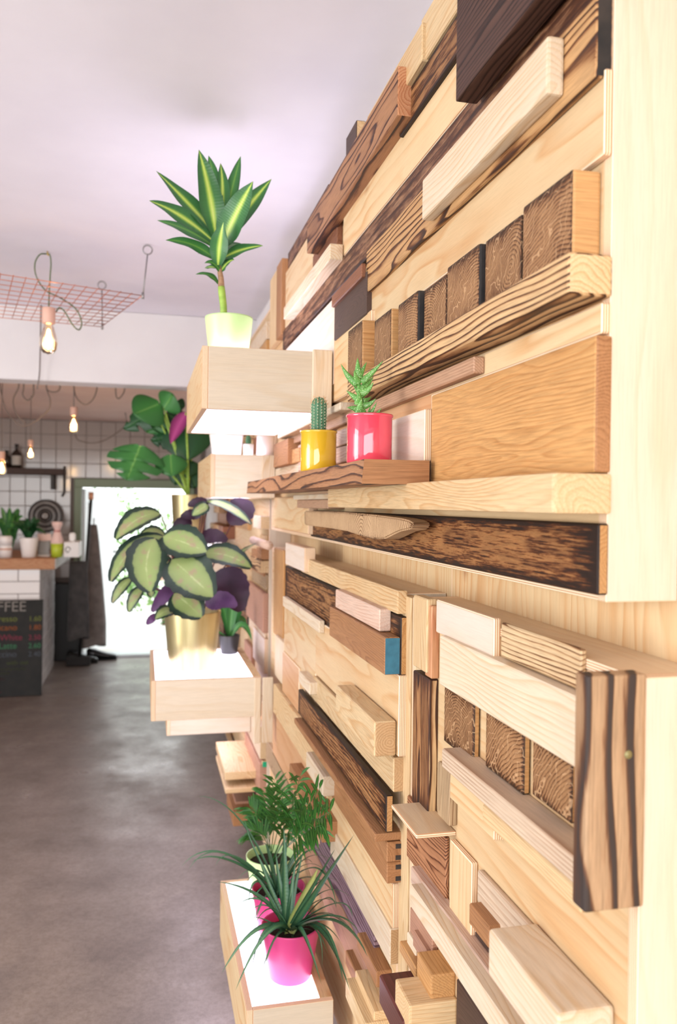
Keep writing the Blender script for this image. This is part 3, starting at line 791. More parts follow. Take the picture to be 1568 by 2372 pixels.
M_BLADE = leafmat('spiky_blade', [(.0, '5E8258'), (.4, '3E6848'), (1, '2E5540')], .35)
M_BLADEY = leafmat('withered_blade', [(.0, 'C9CC84'), (.5, 'B5B86A'), (1, '7F9A55')], .5)
M_PALM = leafmat('palm_leaflet', [(.0, '4C8236'), (.4, '2A5E26'), (1, '1F4A1F')], .35)
M_STEMG = mottled('green_cane', '7FA63C', 'A9C45A', 18, .5, bump=.2, stretch=(1, 1, 3))
M_STEMB = mottled('brown_cane', '8A6A50', 'B08A68', 30, .8, bump=.4, stretch=(1, 1, 4))

def clampx(p, xm=.425):
    d = p-CAM
    return p if p.x <= xm else CAM+d*(xm/d.x)
# ---- tall striped plant on box 1
yP = y1a+.10
pc = atY(530, 770, yP); rP = None
D1 = (pc-CAM).dot(C_FWD)
PT = pot('lime_flower_pot', 'pale lime tapered pot on the high glowing box', (pc.x, yP, b1t+.0005), 46*D1/1900, 55*D1/1900, atY(530, 737, yP).z-b1t, M_LIME, 'plant pot')
base1 = Vector((pc.x, yP, b1t+.07))
PL = thing('corn_plant', 'tall plant with green-and-yellow striped leaves in the lime pot', 'plant', base1)
def z4(x, y, d=0): return atD(x/4.356+320, y/4.356+320, D1+d)
st = [z4(870, 1800), z4(860, 1690), z4(845, 1560), z4(838, 1500)]; st[0].z = base1.z
tube('cane', st, [.0095, .0095, .0098, .0092], M_STEMG, PL, 12, off=base1)
tube('cane', [z4(838, 1510), z4(836, 1420), z4(822, 1330), z4(800, 1200), z4(795, 1000)], [.0088, .0075, .0065, .006, .004], M_STEMB, PL, 10, off=base1)
px = .0013*D1/2.44/4.356*1.0
for k, (b, c, tp, wd, db, dt, m) in enumerate([
    ((770, 960), (560, 700), (180, 330), 165, 0, -.03, 0), ((745, 1030), (430, 740), (110, 630), 160, -.01, -.08, 0), ((770, 1100), (520, 900), (190, 828), 105, 0, .06, 1),
    ((785, 1000), (740, 560), (612, 115), 185, -.005, -.05, 0), ((800, 900), (790, 420), (710, 175), 110, .01, .06, 1), ((815, 900), (880, 560), (830, 250), 120, .01, .05, 0),
    ((830, 1000), (930, 560), (1035, 180), 125, .01, .09, 1), ((840, 1090), (960, 800), (1160, 435), 230, -.01, -.09, 0), ((845, 1040), (1080, 720), (1347, 410), 165, .01, .06, 0),
    ((805, 1280), (815, 1050), (862, 848), 150, -.012, -.07, 0), ((785, 1230), (560, 1020), (275, 1030), 110, 0, -.03, 1), ((830, 1230), (1000, 1110), (1262, 1085), 115, 0, -.04, 0),
    ((835, 1150), (930, 1040), (1080, 1090), 95, .01, .07, 1), ((825, 1350), (770, 1220), (668, 1262), 60, -.004, -.03, 1), ((835, 1340), (900, 1230), (970, 1230), 90, 0, -.03, 0),
    ((808, 1470), (730, 1340), (578, 1375), 60, 0, -.02, 1), ((765, 960), (640, 830), (550, 740), 120, .01, .09, 1), ((780, 900), (680, 650), (600, 340), 75, .01, .09, 1),
    ((775, 1200), (700, 1130), (600, 1170), 70, .01, .06, 1), ((810, 1300), (850, 1240), (900, 1180), 80, .005, .03, 1), ((790, 1310), (720, 1290), (672, 1310), 60, 0, .03, 0)]):
    wm = wd/4.356*D1/1900*1.42
    pr = lambda t: (1-t**3.2)*(.30+.70*math.sin(min(1, t/.45)*math.pi/2))
    leaf('leaf', PL, z4(*b, db), z4(*c, (db+dt)*.6), z4(*tp, dt), wm, M_DRACD if m else M_DRAC, prof=pr, face=(-.1, -1, .55 if k % 3 else .9), fold=.09, wave=.10, n=16, off=base1, seed=k)

# ---- small cactus pots on the shelf
def on_shelf(u, x):     # point on the shelf top at column u and lateral x
    y = solveY(u, x, SHELF_Z); return Vector((x, y, SHELF_Z))
cy = on_shelf(737, .405); Dy = (cy-CAM).dot(C_FWD); ry = 87/2*Dy/1900
cp = on_shelf(855, .405); Dp = (cp-CAM).dot(C_FWD); rp = 110/2*Dp/1900
def enamel(label, c, r, h, mat):
    t = thing('enamel_pot', label, 'plant pot', c+Vector((0, 0, .0005)))
    prof = [(0, 0), (r*.95, 0), (r*.985, .002), (r*.975, h*.3), (r*.98, h-.006), (r*1.015, h-.005), (r*1.03, h-.0025), (r*1.015, h), (r*.97, h-.001), (r*.93, h*.7), (0, h*.7)]
    lathe('shell', prof, mat, t, n=56)
    lathe('soil', [(0, h*.7+.001), (r*.925, h*.7+.001), (r*.925, h*.88), (r*.4, h*.9), (0, h*.9)], M_SOIL, t, n=24)
    return t
hy = 95*Dy/1900; hp = 112*Dp/1900
enamel('glossy yellow pot with a columnar cactus, on the wooden shelf', cy, ry/1.03, hy, M_YEL)
enamel('glossy coral pink pot on the wooden shelf beside the yellow one', cp, rp/1.03, hp, M_CORAL)
# columnar cactus
M_CAC = mottled('cactus_skin', '3E6B4E', '5B8663', 60, .6)
M_SPINE = plain('pale_cactus_spine', 'E9DDC2', .7)
M_SPINB = plain('tan_cactus_spine', 'D6A878', .7)
cb = cy+Vector((0, 0, hy*.88)); ch = 92*Dy/1900; cr = 17*Dy/1900
CT = thing('columnar_cactus', 'small ribbed columnar cactus with pale spines in the yellow pot', 'cactus', cb)
V = []; Fc = []; NR = 13; NJ = NR*4; NI = 20
for i in range(NI+1):
    t_ = i/NI; z = ch*t_
    rad = cr*(.86+.14*math.sin(min(t_, .7)*2.2)) if t_ < .75 else cr*math.sqrt(max(0.0, 1-((t_-.75)/.25)**2))*1.0
    for j in range(NJ):
        a = 2*math.pi*j/NJ; q = rad*(1+.09*math.cos(a*NR)); V.append((q*math.cos(a), q*math.sin(a), z))
for i in range(NI):
    for j in range(NJ): Fc.append((i*NJ+j, i*NJ+(j+1) % NJ, (i+1)*NJ+(j+1) % NJ, (i+1)*NJ+j))
mesh('body', V, Fc, M_CAC, CT, smooth=True)
rr = random.Random(2); V = []; Fc = []; V2 = []; F2 = []; VA = []; FA = []
def spike(Vl, Fl, p, d, l, r):
    d = d.normalized(); s = d.orthogonal().normalized(); o = d.cross(s); b = len(Vl)
    Vl += [p+s*r, p-s*r*.5+o*r*.87, p-s*r*.5-o*r*.87, p+d*l]; Fl += [(b, b+1, b+3), (b+1, b+2, b+3), (b+2, b, b+3)]
for i in range(13):
    t_ = (i+.5)/13.3; z = ch*t_
    rad = cr*1.08 if t_ < .75 else cr*1.08*math.sqrt(max(.03, 1-((t_-.75)/.25)**2))
    for j in range(NR):
        a = 2*math.pi*(j+.0)/NR; p = Vector((rad*math.cos(a), rad*math.sin(a), z+(j % 2)*ch*.03)); nrm = Vector((math.cos(a), math.sin(a), .3+t_*.5))
        b = len(VA); e = .0013
        VA += [p+Vector((e, 0, 0)), p+Vector((0, e, 0)), p-Vector((e, 0, 0)), p-Vector((0, e, 0)), p+Vector((0, 0, e)), p-Vector((0, 0, e))]
        FA += [(b, b+1, b+4), (b+1, b+2, b+4), (b+2, b+3, b+4), (b+3, b, b+4), (b+1, b, b+5), (b+2, b+1, b+5), (b+3, b+2, b+5), (b, b+3, b+5)]
        for k in range(7):
            d = nrm+Vector((rr.gauss(0, .7), rr.gauss(0, .7), rr.gauss(0, .6)))
            if t_ > .72: spike(V2, F2, p, d+Vector((0, 0, .9)), rr.uniform(.005, .011), .0003)
            else: spike(V, Fc, p, d, rr.uniform(.0022, .0045), .00042)
s = mesh('spines', V, Fc, M_SPINE, CT); s['kind'] = 'stuff'
s = mesh('crown_spines', V2, F2, M_SPINB, CT); s['kind'] = 'stuff'
s = mesh('areoles', VA, FA, M_SPINE, CT); s['kind'] = 'stuff'
# spiky succulent
def sucmat():
    t = NT('succulent_skin'); tc = t.new('ShaderNodeTexCoord'); v = t.new('ShaderNodeTexVoronoi', Scale=420); t.ln(tc.outputs['Object'], v.inputs['Vector'])
    nz = t.new('ShaderNodeTexNoise', Scale=40); t.ln(tc.outputs['Object'], nz.inputs['Vector'])
    c = t.mix(nz.outputs[0], lin('3F7A35'), lin('6FA84C'))
    t.ln(t.mix(t.ramp(v.outputs['Distance'], [(.18, .75), (.34, 0.0)]), c, lin('D5E6B4')), t.b.inputs['Base Color'])
    t.b.inputs['Roughness'].default_value = .4; t.bump(v.outputs['Distance'], .3, .001); return t.m
M_SUC = sucmat()
cs = cp+Vector((0, 0, hp*.88)); SU = thing('spiky_succulent', 'spotted green succulent with thick pointed leaves in the coral pot', 'succulent', cs)
def z8(x, y, d=0): return atD(x/6.272+680, y/6.272+800, Dp+d)
def fleshy(p0, p1, p2, wd, k):
    sp = bez(p0, p1, p2, 9); V = []; Fc = []; n = 10; wd = wd/6.272*Dp/1900
    for i, p in enumerate(sp):
        t_ = i/9; tg = (sp[min(i+1, 9)]-sp[max(i-1, 0)]).normalized(); s = tg.cross(C_FWD).normalized(); o = tg.cross(s)
        r = wd*.5*(1.02-t_**1.5)*(1 if t_ < .99 else .15)
        for j in range(n):
            a = 2*math.pi*j/n; V.append(p+s*math.cos(a)*r+o*math.sin(a)*r*.55-cs)
    for i in range(9):
        for j in range(n): Fc.append((i*n+j, i*n+(j+1) % n, (i+1)*n+(j+1) % n, (i+1)*n+j))
    Fc.append(tuple(range(n))[::-1]); Fc.append(tuple(range(9*n, 10*n)))
    mesh('leaf', V, Fc, M_SUC, SU, smooth=True)
for k, (b, c, tp, wd, dd_) in enumerate([
    ((930, 560), (780, 480), (685, 265), 120, -.004), ((945, 480), (930, 330), (930, 178), 120, 0), ((960, 460), (1010, 330), (1065, 240), 80, .006), ((985, 540), (1130, 420), (1310, 215), 110, -.004),
    ((960, 640), (1090, 580), (1160, 450), 120, .006), ((950, 700), (1090, 690), (1160, 530), 130, -.008), ((960, 800), (870, 740), (765, 655), 110, 0), ((1000, 880), (1100, 880), (1200, 770), 110, -.006),
    ((960, 950), (880, 900), (770, 905), 110, -.006), ((1010, 800), (1080, 800), (1130, 740), 80, .008), ((1110, 1000), (1160, 930), (1210, 820), 60, -.002), ((1000, 760), (930, 640), (870, 600), 100, .008),
    ((1090, 990), (1100, 930), (1120, 880), 40, -.008), ((1210, 1000), (1240, 960), (1275, 910), 50, .0), ((940, 860), (960, 760), (940, 640), 130, -.012), ((950, 560), (900, 470), (880, 360), 110, -.01), ((960, 1000), (960, 900), (990, 780), 150, -.01)]):
    fleshy(z8(*b, 0), z8(*c, dd_*.6), z8(*tp, dd_*1.5), wd, k)
tube('stem', [cs-Vector((0, 0, .005)), z8(970, 900), z8(960, 700), z8(940, 540)], [.006, .006, .005, .004], M_SUC, SU, 10, off=cs)

# ---- gold pot with painted leaves on box 3
cg = atZ(445, 1546, b3t-.003); Dg = (cg-CAM).dot(C_FWD)
r1 = 130/2*Dg/1900; r0 = 107/2*Dg/1900; hg = 132*Dg/1900
pot('gold_flower_pot', 'large brushed gold pot on the middle glowing box', cg+Vector((0, 0, .0005)), r0, r1, hg, M_GOLD, 'plant pot')
cb = cg+Vector((0, 0, hg*.8)); CA = thing('painted_leaf_plant', 'broad-leaved plant with lime and dark green leaves, purple underneath, in gold pot', 'plant', cb)
def z6(x, y, d=0): return atD(x/3.92+240, y/3.92+1120, Dg+d)
stems0 = z6(800, 1230, 0)
for k, (b, c, tp, wd, db, dt, kind, fc) in enumerate([
    ((515, 275), (300, 260), (110, 505), 215, -.10, -.20, 'u', (-.3, -1, .9)), ((540, 480), (200, 540), (65, 890), 190, -.10, -.22, 'u', (-.5, -1, .5)), ((470, 500), (330, 700), (430, 985), 310, -.20, -.30, 'u', (-.1, -1, .35)),
    ((540, 480), (720, 520), (935, 620), 285, -.22, -.26, 'u', (0, -1, .5)), ((890, 640), (1110, 600), (1340, 765), 215, -.12, -.16, 'u', (.1, -1, .8)), ((620, 690), (760, 800), (990, 1030), 370, -.26, -.30, 'u', (.1, -1, .35)),
    ((640, 1000), (740, 1060), (890, 1215), 260, -.24, -.28, 'u', (0, -1, .4)), ((925, 160), (1120, 160), (1340, 370), 120, 0, -.10, 'u', (.1, -.7, 1)), ((1080, 770), (1150, 900), (1250, 1160), 290, .02, -.04, 'p', (.1, 1, -.2)),
    ((1290, 140), (1260, 260), (1130, 350), 230, .05, .02, 'p', (-.1, 1, .2)), ((930, 1110), (1080, 1010), (1205, 1120), 150, -.08, -.14, 'v', (.1, 1, -.4)), ((655, 930), (560, 980), (438, 1165), 110, -.05, -.10, 'v', (.1, 1, -.2)),
    ((640, 1160), (560, 1130), (470, 1230), 110, -.16, -.22, 'u', (0, -1, .7)), ((560, 480), (450, 400), (330, 480), 120, -.02, -.06, 'u', (0, -1, .8)), ((255, 860), (150, 920), (78, 1085), 95, -.02, -.06, 'u', (-.2, -1, .3)),
    ((355, 950), (270, 1000), (228, 1168), 105, -.02, -.05, 'u', (-.2, -1, .3)), ((950, 190), (870, 150), (765, 200), 90, 0, -.03, 'p', (0, 1, -.3)), ((950, 195), (890, 220), (805, 290), 110, -.03, -.06, 'u', (0, -1, .3)),
    ((880, 290), (800, 270), (700, 300), 90, .03, .0, 'p', (0, 1, -.3)), ((800, 340), (700, 350), (630, 430), 110, .02, 0, 'p', (0, 1, -.2)), ((880, 520), (980, 430), (1125, 520), 120, 0, 0, 'p', (0, 1, -.2)),
    ((1060, 870), (1000, 900), (1010, 1010), 130, .02, .0, 'p', (0, 1, 0)), ((480, 1190), (430, 1230), (392, 1280), 60, -.1, -.12, 'v', (0, 1, 0)), ((560, 640), (540, 720), (580, 780), 120, -.05, -.05, 'u', (0, -1, .2)),
    ((440, 960), (420, 990), (440, 1030), 70, -.05, -.05, 'u', (0, -1, .2)), ((1220, 640), (1300, 590), (1380, 545), 40, .05, .1, 'u', (0, -1, .6))]):
    wm = wd/3.92*Dg/1900*1.13
    mt = {'u': M_CAL, 'p': M_CALU, 'v': M_CALP}[kind]
    pr = lambda t: (math.sin(math.pi*(t**.85)*.965+.035)**.62)
    fcv = Vector(fc) if kind == 'u' else Vector((fc[0], -fc[1], -fc[2]))
    lf = leaf('leaf', CA, z6(*b, db), clampx(z6(*c, (db+dt)/2-.02), .40), clampx(z6(*tp, dt), .42), wm, mt, prof=pr, face=fcv, fold=.08, wave=.05, n=18, off=cb, under=(M_CALU if kind == 'u' else mt), cross=3, seed=k, edge=.05)
    mid = (stems0+z6(*b, db))/2+Vector((0, .02, .07))
    tube('stalk', bez(stems0+Vector((random.uniform(-.03, .03), random.uniform(-.03, .03), -.02)), mid, z6(*b, db), 8), .0035, M_CSTEM, CA, 6, r1=.0022, off=cb)

# ---- split-leaf plant in a gold pot
cm = Vector((atY(437, 1170, yM).x, yM, zM)); Dm = (cm-CAM).dot(C_FWD)
hm = (atY(437, 1146, yM).z-zM)
pot('gold_flower_pot', 'brushed gold pot holding the split-leaf plant behind the boxes', cm+Vector((0, 0, .0005)), 38*Dm/1900*.85, 40*Dm/1900, hm, M_GOLD, 'plant pot')
mb = cm+Vector((0, 0, hm*.8)); MO = thing('split_leaf_plant', 'large split-leaf green plant in the far gold pot', 'plant', mb)
def z2(x, y, d=0): return atD(x/3.267, y/3.267+880, Dm+d)
def monstera(b, tp, wd, d0, d1, mat, k, splits=True):
    """heart leaf cut between its lobes"""
    p0 = z2(*b, d0); p1 = z2(*tp, d1); ax = (p1-p0); L = ax.length; ax.normalize()
    s = ax.cross(Vector((-.1, -1, .35))).normalized(); nn = s.cross(ax).normalized(); wm = wd/3.267*Dm/1900/2
    V = []; Fc = []; UV = []; rr = random.Random(k); n = 40
    def outline(t):        # half width at t, from the lobes behind the stalk to the tip
        return math.sin(math.pi*min(1, max(0, (t+.12)/1.12))**.8)**.75
    for side in (1, -1):
        prev = None
        for i in range(n+1):
            t = -.10+1.1*i/n
            w_ = wm*outline(t)
            if splits and .2 < t < .9:
                ph = (t*3.3+.25*side) % 1
                if ph > .72: w_ *= .38+.2*rr.random()
            pm = p0+ax*(L*max(t, .0)); pe = p0+ax*(L*(t+.06*(1-t)))+s*side*w_-nn*(.22*w_)
            pk = pm.lerp(pe, .5)+nn*.012
            b_ = len(V); V += [pm-mb, pk-mb, pe-mb]; UV += [(max(t, 0), .5), (max(t, 0), .5+side*.25), (max(t, 0), .5+side*.5)]
            if prev is not None:
                q = [(prev, prev+1, b_+1, b_), (prev+1, prev+2, b_+2, b_+1)]
                Fc += q if side == 1 else [x[::-1] for x in q]
            prev = b_
    mesh('leaf', V, Fc, mat, MO, smooth=True, uvs=UV)
    st0 = z2(1420, 870, 0)
    tube('stalk', bez(st0, (st0+p0)/2+Vector((-.0, .03, .05)), p0, 8), .007, M_STEMG, MO, 6, r1=.004, off=mb)
for k, (b, tp, wd, d0, d1, m, sp) in enumerate([((1205, 180), (1010, 260), 220, 0, -.1, 0, 0), ((1240, 215), (1310, 105), 160, 0, -.05, 0, 0), ((1215, 200), (935, 375), 150, .0, .0, 1, 1), ((1060, 500), (960, 760), 300, -.1, -.2, 0, 1),
    ((1190, 270), (1110, 400), 180, .05, .05, 0, 1), ((1400, 330), (1420, 610), 260, .05, 0, 1, 0), ((1290, 570), (1300, 730), 170, -.05, -.1, 0, 0), ((1400, 610), (1420, 745), 150, .05, .02, 1, 0), ((1260, 250), (1370, 330), 150, .1, .1, 1, 0),
    ((1330, 420), (1140, 460), 130, .05, .05, 1, 1), ((1480, 350), (1540, 540), 180, .1, .1, 1, 0), ((1330, 180), (1400, 200), 90, .1, .1, 1, 0), ((1290, 330), (1240, 520), 170, .08, .08, 1, 0), ((1380, 480), (1300, 560), 160, .06, .04, 0, 0), ((1440, 700), (1480, 820), 130, .06, .04, 1, 0), ((1360, 640), (1330, 800), 120, .1, .1, 1, 0)]):
    monstera(b, tp, wd*1.42, d0, d1, (M_MON, M_MOND)[m], k, sp)
leaf('leaf', MO, z2(1410, 250), z2(1350, 330, -.02), z2(1290, 485, -.05), .085, M_PINKL, face=(-.2, -1, .2), off=mb, n=10)
tube('stalk', [z2(1430, 880), z2(1420, 560), z2(1405, 250)], .006, M_STEMG, MO, 6, off=mb)

# ---- pots on the bottom glowing box
top4 = Z4-.003
pk1 = atZ(672, 2258, top4); D4 = (pk1-CAM).dot(C_FWD)
R = .0735
def frontpot(label, c, mat):
    return pot('flower_pot', label, c+Vector((0, 0, .0005)), .053, R, .130, mat, 'plant pot', 'plastic flower pots on the bottom box')
pk2 = Vector((.369, pk1.y+.205, top4)); pk3 = Vector((.378, pk1.y+.41, top4))
frontpot('nearest magenta pot on the bottom glowing box', pk1, M_MAG)
frontpot('second magenta pot, between the nearest one and the green one', pk2, M_MAG)
frontpot('lime green pot at the far end of the bottom glowing box', pk3, M_LIME)
def z7(x, y, D): return atD(x/3.267+400, y/3.267+1780, D)
def spiky(label, c, base, items, Dd, wmul=1):
    b0 = c+Vector((0, 0, .1)); t = thing('spiky_plant', label, 'plant', b0)
    pr = lambda q: (1-q)**.75*(.6+.4*min(1, q*5)) if q > .0 else .6
    for k, (tp, ctl, wd, dt) in enumerate(items):
        p0 = b0+Vector((random.uniform(-.012, .012), random.uniform(-.012, .012), .006))
        p2 = clampx(z7(*tp, Dd+dt)); p1 = clampx(z7(*ctl, Dd+dt*(.9 if dt <= -.06 else .5)))
        fc = Vector((0, -.6, 1)) if p2.z < p1.z+.06 else Vector((0, -1, .4))
        leaf('blade', t, p0, p1, p2, wd/3.267*Dd/1900*1.5*wmul, M_BLADEY if wd >= 60 else M_BLADE, prof=pr, face=fc, fold=.3, n=14, cross=1, off=b0, seed=k)
    rr = random.Random(5)
    for k in range(14):
        a = rr.uniform(0, 6.28); l = rr.uniform(.10, .17); zz = rr.uniform(-.05, .12)
        p2 = clampx(b0+Vector((math.cos(a)*l, math.sin(a)*l, zz))); leaf('blade', t, b0, b0+Vector((math.cos(a)*l*.5, math.sin(a)*l*.5, .10+zz*.6)), p2, .009*wmul, M_BLADE, prof=pr, face=(0, -.3, 1), fold=.3, n=12, cross=1, off=b0, seed=k)
    for k in range(16):
        a = rr.uniform(0, 6.28); l = rr.uniform(.03, .06); e = rr.uniform(.0, .05)
        p2 = b0+Vector((math.cos(a)*l, math.sin(a)*l, e)); leaf('blade', t, b0, (b0+p2)/2+Vector((0, 0, .02)), p2, .008, M_BLADE, prof=pr, face=(0, 0, 1), fold=.3, n=8, cross=1, off=b0, seed=k)
    return t
spiky('spiky plant with long drooping blades in the nearest magenta pot', pk1, (900, 1180), [
    ((335, 858), (700, 900), 36, .02), ((460, 1055), (700, 850), 26, .03), ((370, 1552), (640, 1060), 40, -.07), ((475, 1680), (740, 1030), 40, -.10), ((595, 1580), (640, 1040), 20, -.09), ((1125, 1632), (960, 1060), 34, -.14),
    ((1340, 1678), (1130, 1030), 40, -.10), ((1292, 1625), (1190, 1010), 34, -.08), ((1475, 1425), (1280, 990), 42, 0), ((1408, 1235), (1250, 1000), 34, .03), ((1362, 1130), (1330, 860), 22, .08), ((1265, 1305), (1110, 1080), 22, -.07),
    ((1372, 500), (1120, 860), 44, .05), ((1228, 610), (1090, 830), 30, .06), ((1100, 755), (1010, 920), 74, .02), ((840, 440), (850, 800), 50, .05), ((990, 620), (920, 850), 36, .06), ((640, 640), (730, 900), 36, .04), ((590, 830), (620, 720), 26, .03),
    ((780, 640), (800, 900), 44, .06), ((1130, 1500), (1150, 1080), 14, -.1), ((660, 1250), (720, 1090), 14, -.02), ((1220, 1170), (1150, 1080), 14, 0), ((1240, 1060), (1190, 830), 22, .07), ((600, 1130), (680, 1110), 14, 0), ((930, 720), (890, 900), 40, .04)], D4)
D5 = (pk2-CAM).dot(C_FWD)
spiky('spiky plant with thin arching blades in the second magenta pot', pk2, (790, 930), [
    ((65, 742), (330, 430), 24, -.02), ((115, 772), (330, 420), 20, 0), ((322, 740), (420, 500), 18, -.02), ((140, 712), (360, 560), 26, -.03), ((185, 210), (520, 200), 18, .08), ((545, 380), (560, 560), 18, .03), ((1130, 640), (980, 520), 22, .04),
    ((1060, 720), (980, 600), 20, .02), ((1240, 1050), (1150, 500), 26, .05), ((1230, 340), (1050, 400), 18, .1), ((960, 560), (900, 700), 36, .0), ((870, 500), (840, 700), 44, -.02), ((700, 560), (740, 700), 30, 0), ((575, 1080), (570, 700), 22, -.06)], D5, .9)
# feathery palm in the lime pot
b0 = pk3+Vector((0, 0, .1)); D6 = (pk3-CAM).dot(C_FWD)
PA = thing('parlour_palm', 'feathery green palm growing in the lime pot on the bottom box', 'plant', b0)
rr = random.Random(9)
for k, (tp, ctl, dt) in enumerate([((965, 60), (880, 420), .0), ((770, 90), (790, 400), -.02), ((700, 185), (760, 430), .02), ((1110, 160), (950, 380), .03), ((590, 300), (720, 440), .0), ((1190, 330), (980, 420), -.03), ((600, 470), (720, 470), -.04),
                              ((1130, 430), (960, 470), .05), ((830, 160), (830, 400), .05), ((1000, 270), (900, 420), -.05), ((660, 400), (740, 480), .06), ((880, 330), (850, 470), -.06)]):
    sp = bez(b0+Vector((rr.uniform(-.01, .01), rr.uniform(-.01, .01), 0)), clampx(z7(*ctl, D6+dt*.5), .40), clampx(z7(*tp, D6+dt), .38), 22); V = []; Fc = []; UV = []
    tv, tf = tube_data([p-b0 for p in sp], .0016, 5, True, .0006)
    V += tv; Fc += tf; UV += [(0, .1)]*len(tv)
    for i in range(10, 23):
        p = sp[i]-b0; tg = (sp[min(i+1, 22)]-sp[i-1]).normalized(); s = tg.cross(Vector((rr.uniform(-.4, .4), -1, .5))).normalized()
        for sd in (1, -1):
            d = (s*sd*.7+tg*.9+Vector((0, rr.uniform(-.35, .35), -.02))).normalized(); l = rr.uniform(.065, .10)*(1-.35*(i-8)/14); wv = d.cross(Vector((0, -1, .4))).normalized()*.0038
            b_ = len(V)
            V += [p, p+d*l*.35+wv, p+d*l*.35-wv, p+d*l*.7+wv*.8-Vector((0, 0, .004)), p+d*l*.7-wv*.8-Vector((0, 0, .004)), p+d*l-Vector((0, 0, .012))]
            UV += [(0, .5), (.3, 1), (.3, 0), (.7, 1), (.7, 0), (1, .5)]
            Fc += [(b_, b_+1, b_+2), (b_+1, b_+3, b_+4, b_+2), (b_+3, b_+5, b_+4)]
    mesh('frond', V, Fc, M_PALM, PA, uvs=UV)

# ---- white pots on box 2 and little extras
def at2(u, y): return Vector((atY(u, 1050, y).x, y, b2t+.0005))
q = at2(524, y2a+.17); D = (q-CAM).dot(C_FWD)
pot('white_pot', 'largest white pot under the high glowing box', q, 33*D/1900, 41*D/1900, .115, M_CERW, 'plant pot', soil=True)
q = at2(575, y2a+.05); D = (q-CAM).dot(C_FWD)
pot('white_pot', 'little white pot with a small cactus behind the shelf', q, 11*D/1900, 12*D/1900, 26*D/1900, M_CERW, 'plant pot', n=24)
cc = q+Vector((0, 0, .035)); t = thing('little_cactus', 'tiny dark green cactus in the little white pot', 'cactus', cc)
lathe('body', [(.0, 0), (.010, 0), (.011, .02), (.009, .035), (.004, .042), (0, .044)], M_CAC, t, n=14)
q = at2(615, y2a+.12); D = (q-CAM).dot(C_FWD)
tag(lathe('white_canister', [(0, 0), (20*D/1900, 0), (21*D/1900, .004), (21*D/1900, 47*D/1900), (19*D/1900, 50*D/1900), (0, 50*D/1900)], plain('pinkish_ceramic', 'F3E3E0', .3), loc=q, n=28), 'plain pinkish white canister on the smaller glowing box', 'canister')
q = Vector((atY(585, 800, y1a+.30).x, y1a+.30, b1t+.0005))
pot('white_pot', 'tiny white pot beside the lime pot on the high box', q, .013, .016, .026, M_CERW, 'plant pot', n=24)
cc = q+Vector((0, 0, .02)); t = thing('little_cactus', 'tiny green cactus beside the lime pot on the high box', 'cactus', cc)
lathe('body', [(.0, 0), (.008, 0), (.010, .015), (.008, .026), (0, .032)], M_CAC, t, n=14)
q = Vector((atY(455, 1240, yM-.2).x, yM-.2, zM+.0005))
q2 = Vector((atY(508, 1240, yM-.22).x, yM-.22, zM+.0005))
pot('white_pot', 'white pot with a tuft of leaves behind the painted-leaf plant', q2, .02, .026, .05, M_CERW, 'plant pot', n=24)
t = thing('leaf_tuft', 'small tuft of pale leaves in the white pot behind the large plant', 'plant', q2+Vector((0, 0, .04)))
for k in range(7):
    a = k*.9; p2 = q2+Vector((math.cos(a)*.04, math.sin(a)*.04, .09)); leaf('leaf', t, q2+Vector((0, 0, .04)), q2+Vector((math.cos(a)*.01, math.sin(a)*.01, .08)), p2, .012, M_PALM, face=(0, -1, 1), off=q2+Vector((0, 0, .04)), n=6, cross=1)
# trailing plant beside the gold pot
q3 = Vector((.36, y3a+.52, b3t-.0025))
pot('dark_pot', 'small dark pot behind the gold pot on the middle box', q3, .035, .045, .08, plain('dark_plastic', '2C2B2A', .4), 'plant pot', n=28)
b_ = q3+Vector((0, 0, .06)); t = thing('trailing_plant', 'low green plant with long leaves behind the gold pot', 'plant', b_)
for k, (dx, dyy, dz_, w_) in enumerate(((.06, .0, .12, .04), (.02, -.02, .16, .045), (-.05, .02, .15, .04), (.08, .03, .05, .035), (.09, -.03, .0, .03), (-.30, .03, .06, .016), (.03, .05, .2, .04), (-.26, .05, -.02, .012))):
    leaf('leaf', t, b_, b_+Vector((dx*.6, dyy, max(dz_, .08)+.05)), b_+Vector((dx, dyy*2, dz_)), w_, M_MON, face=(0, -1, .6), off=b_, n=10, seed=k)
# ------------------------------------------------------------------ copper grid and pendant lamps
M_COPPER = plain('copper_wire', 'C2806A', .3, .7)
M_STEEL = plain('steel_wire', '8F8D8C', .4, .8)
M_CORD = NT('braided_cord')
def _cord(t):
    tc = t.new('ShaderNodeTexCoord'); wv = t.new('ShaderNodeTexWave', wave_type='BANDS', bands_direction='Z', Scale=40, Distortion=2); t.ln(tc.outputs['Object'], wv.inputs['Vector'])
    t.ln(t.ramp(wv.outputs[1], [(.4, lin('2F3A30')), (.7, lin('7E8A62'))]), t.b.inputs['Base Color']); t.b.inputs['Roughness'].default_value = .8
_cord(M_CORD); M_CORD = M_CORD.m
M_SOCK = plain('blush_silicone_socket', 'D3A996', .6)
M_CORDG = plain('greige_cord', '6E625C', .7)
def glassmat():
    t = NT('amber_bulb_glass'); n = t.n; tr = t.new('ShaderNodeBsdfTransparent'); tr.inputs[0].default_value = (1, .86, .66, 1)
    gl = t.new('ShaderNodeBsdfGlossy'); gl.inputs['Roughness'].default_value = .05; gl.inputs[0].default_value = (1, .9, .75, 1)
    fr = t.new('ShaderNodeFresnel'); mx = t.new('ShaderNodeMixShader'); t.ln(fr.outputs[0], mx.inputs[0]); t.ln(tr.outputs[0], mx.inputs[1]); t.ln(gl.outputs[0], mx.inputs[2])
    t.ln(mx.outputs[0], n['Material Output'].inputs[0]); return t.m
M_BULB = glassmat()
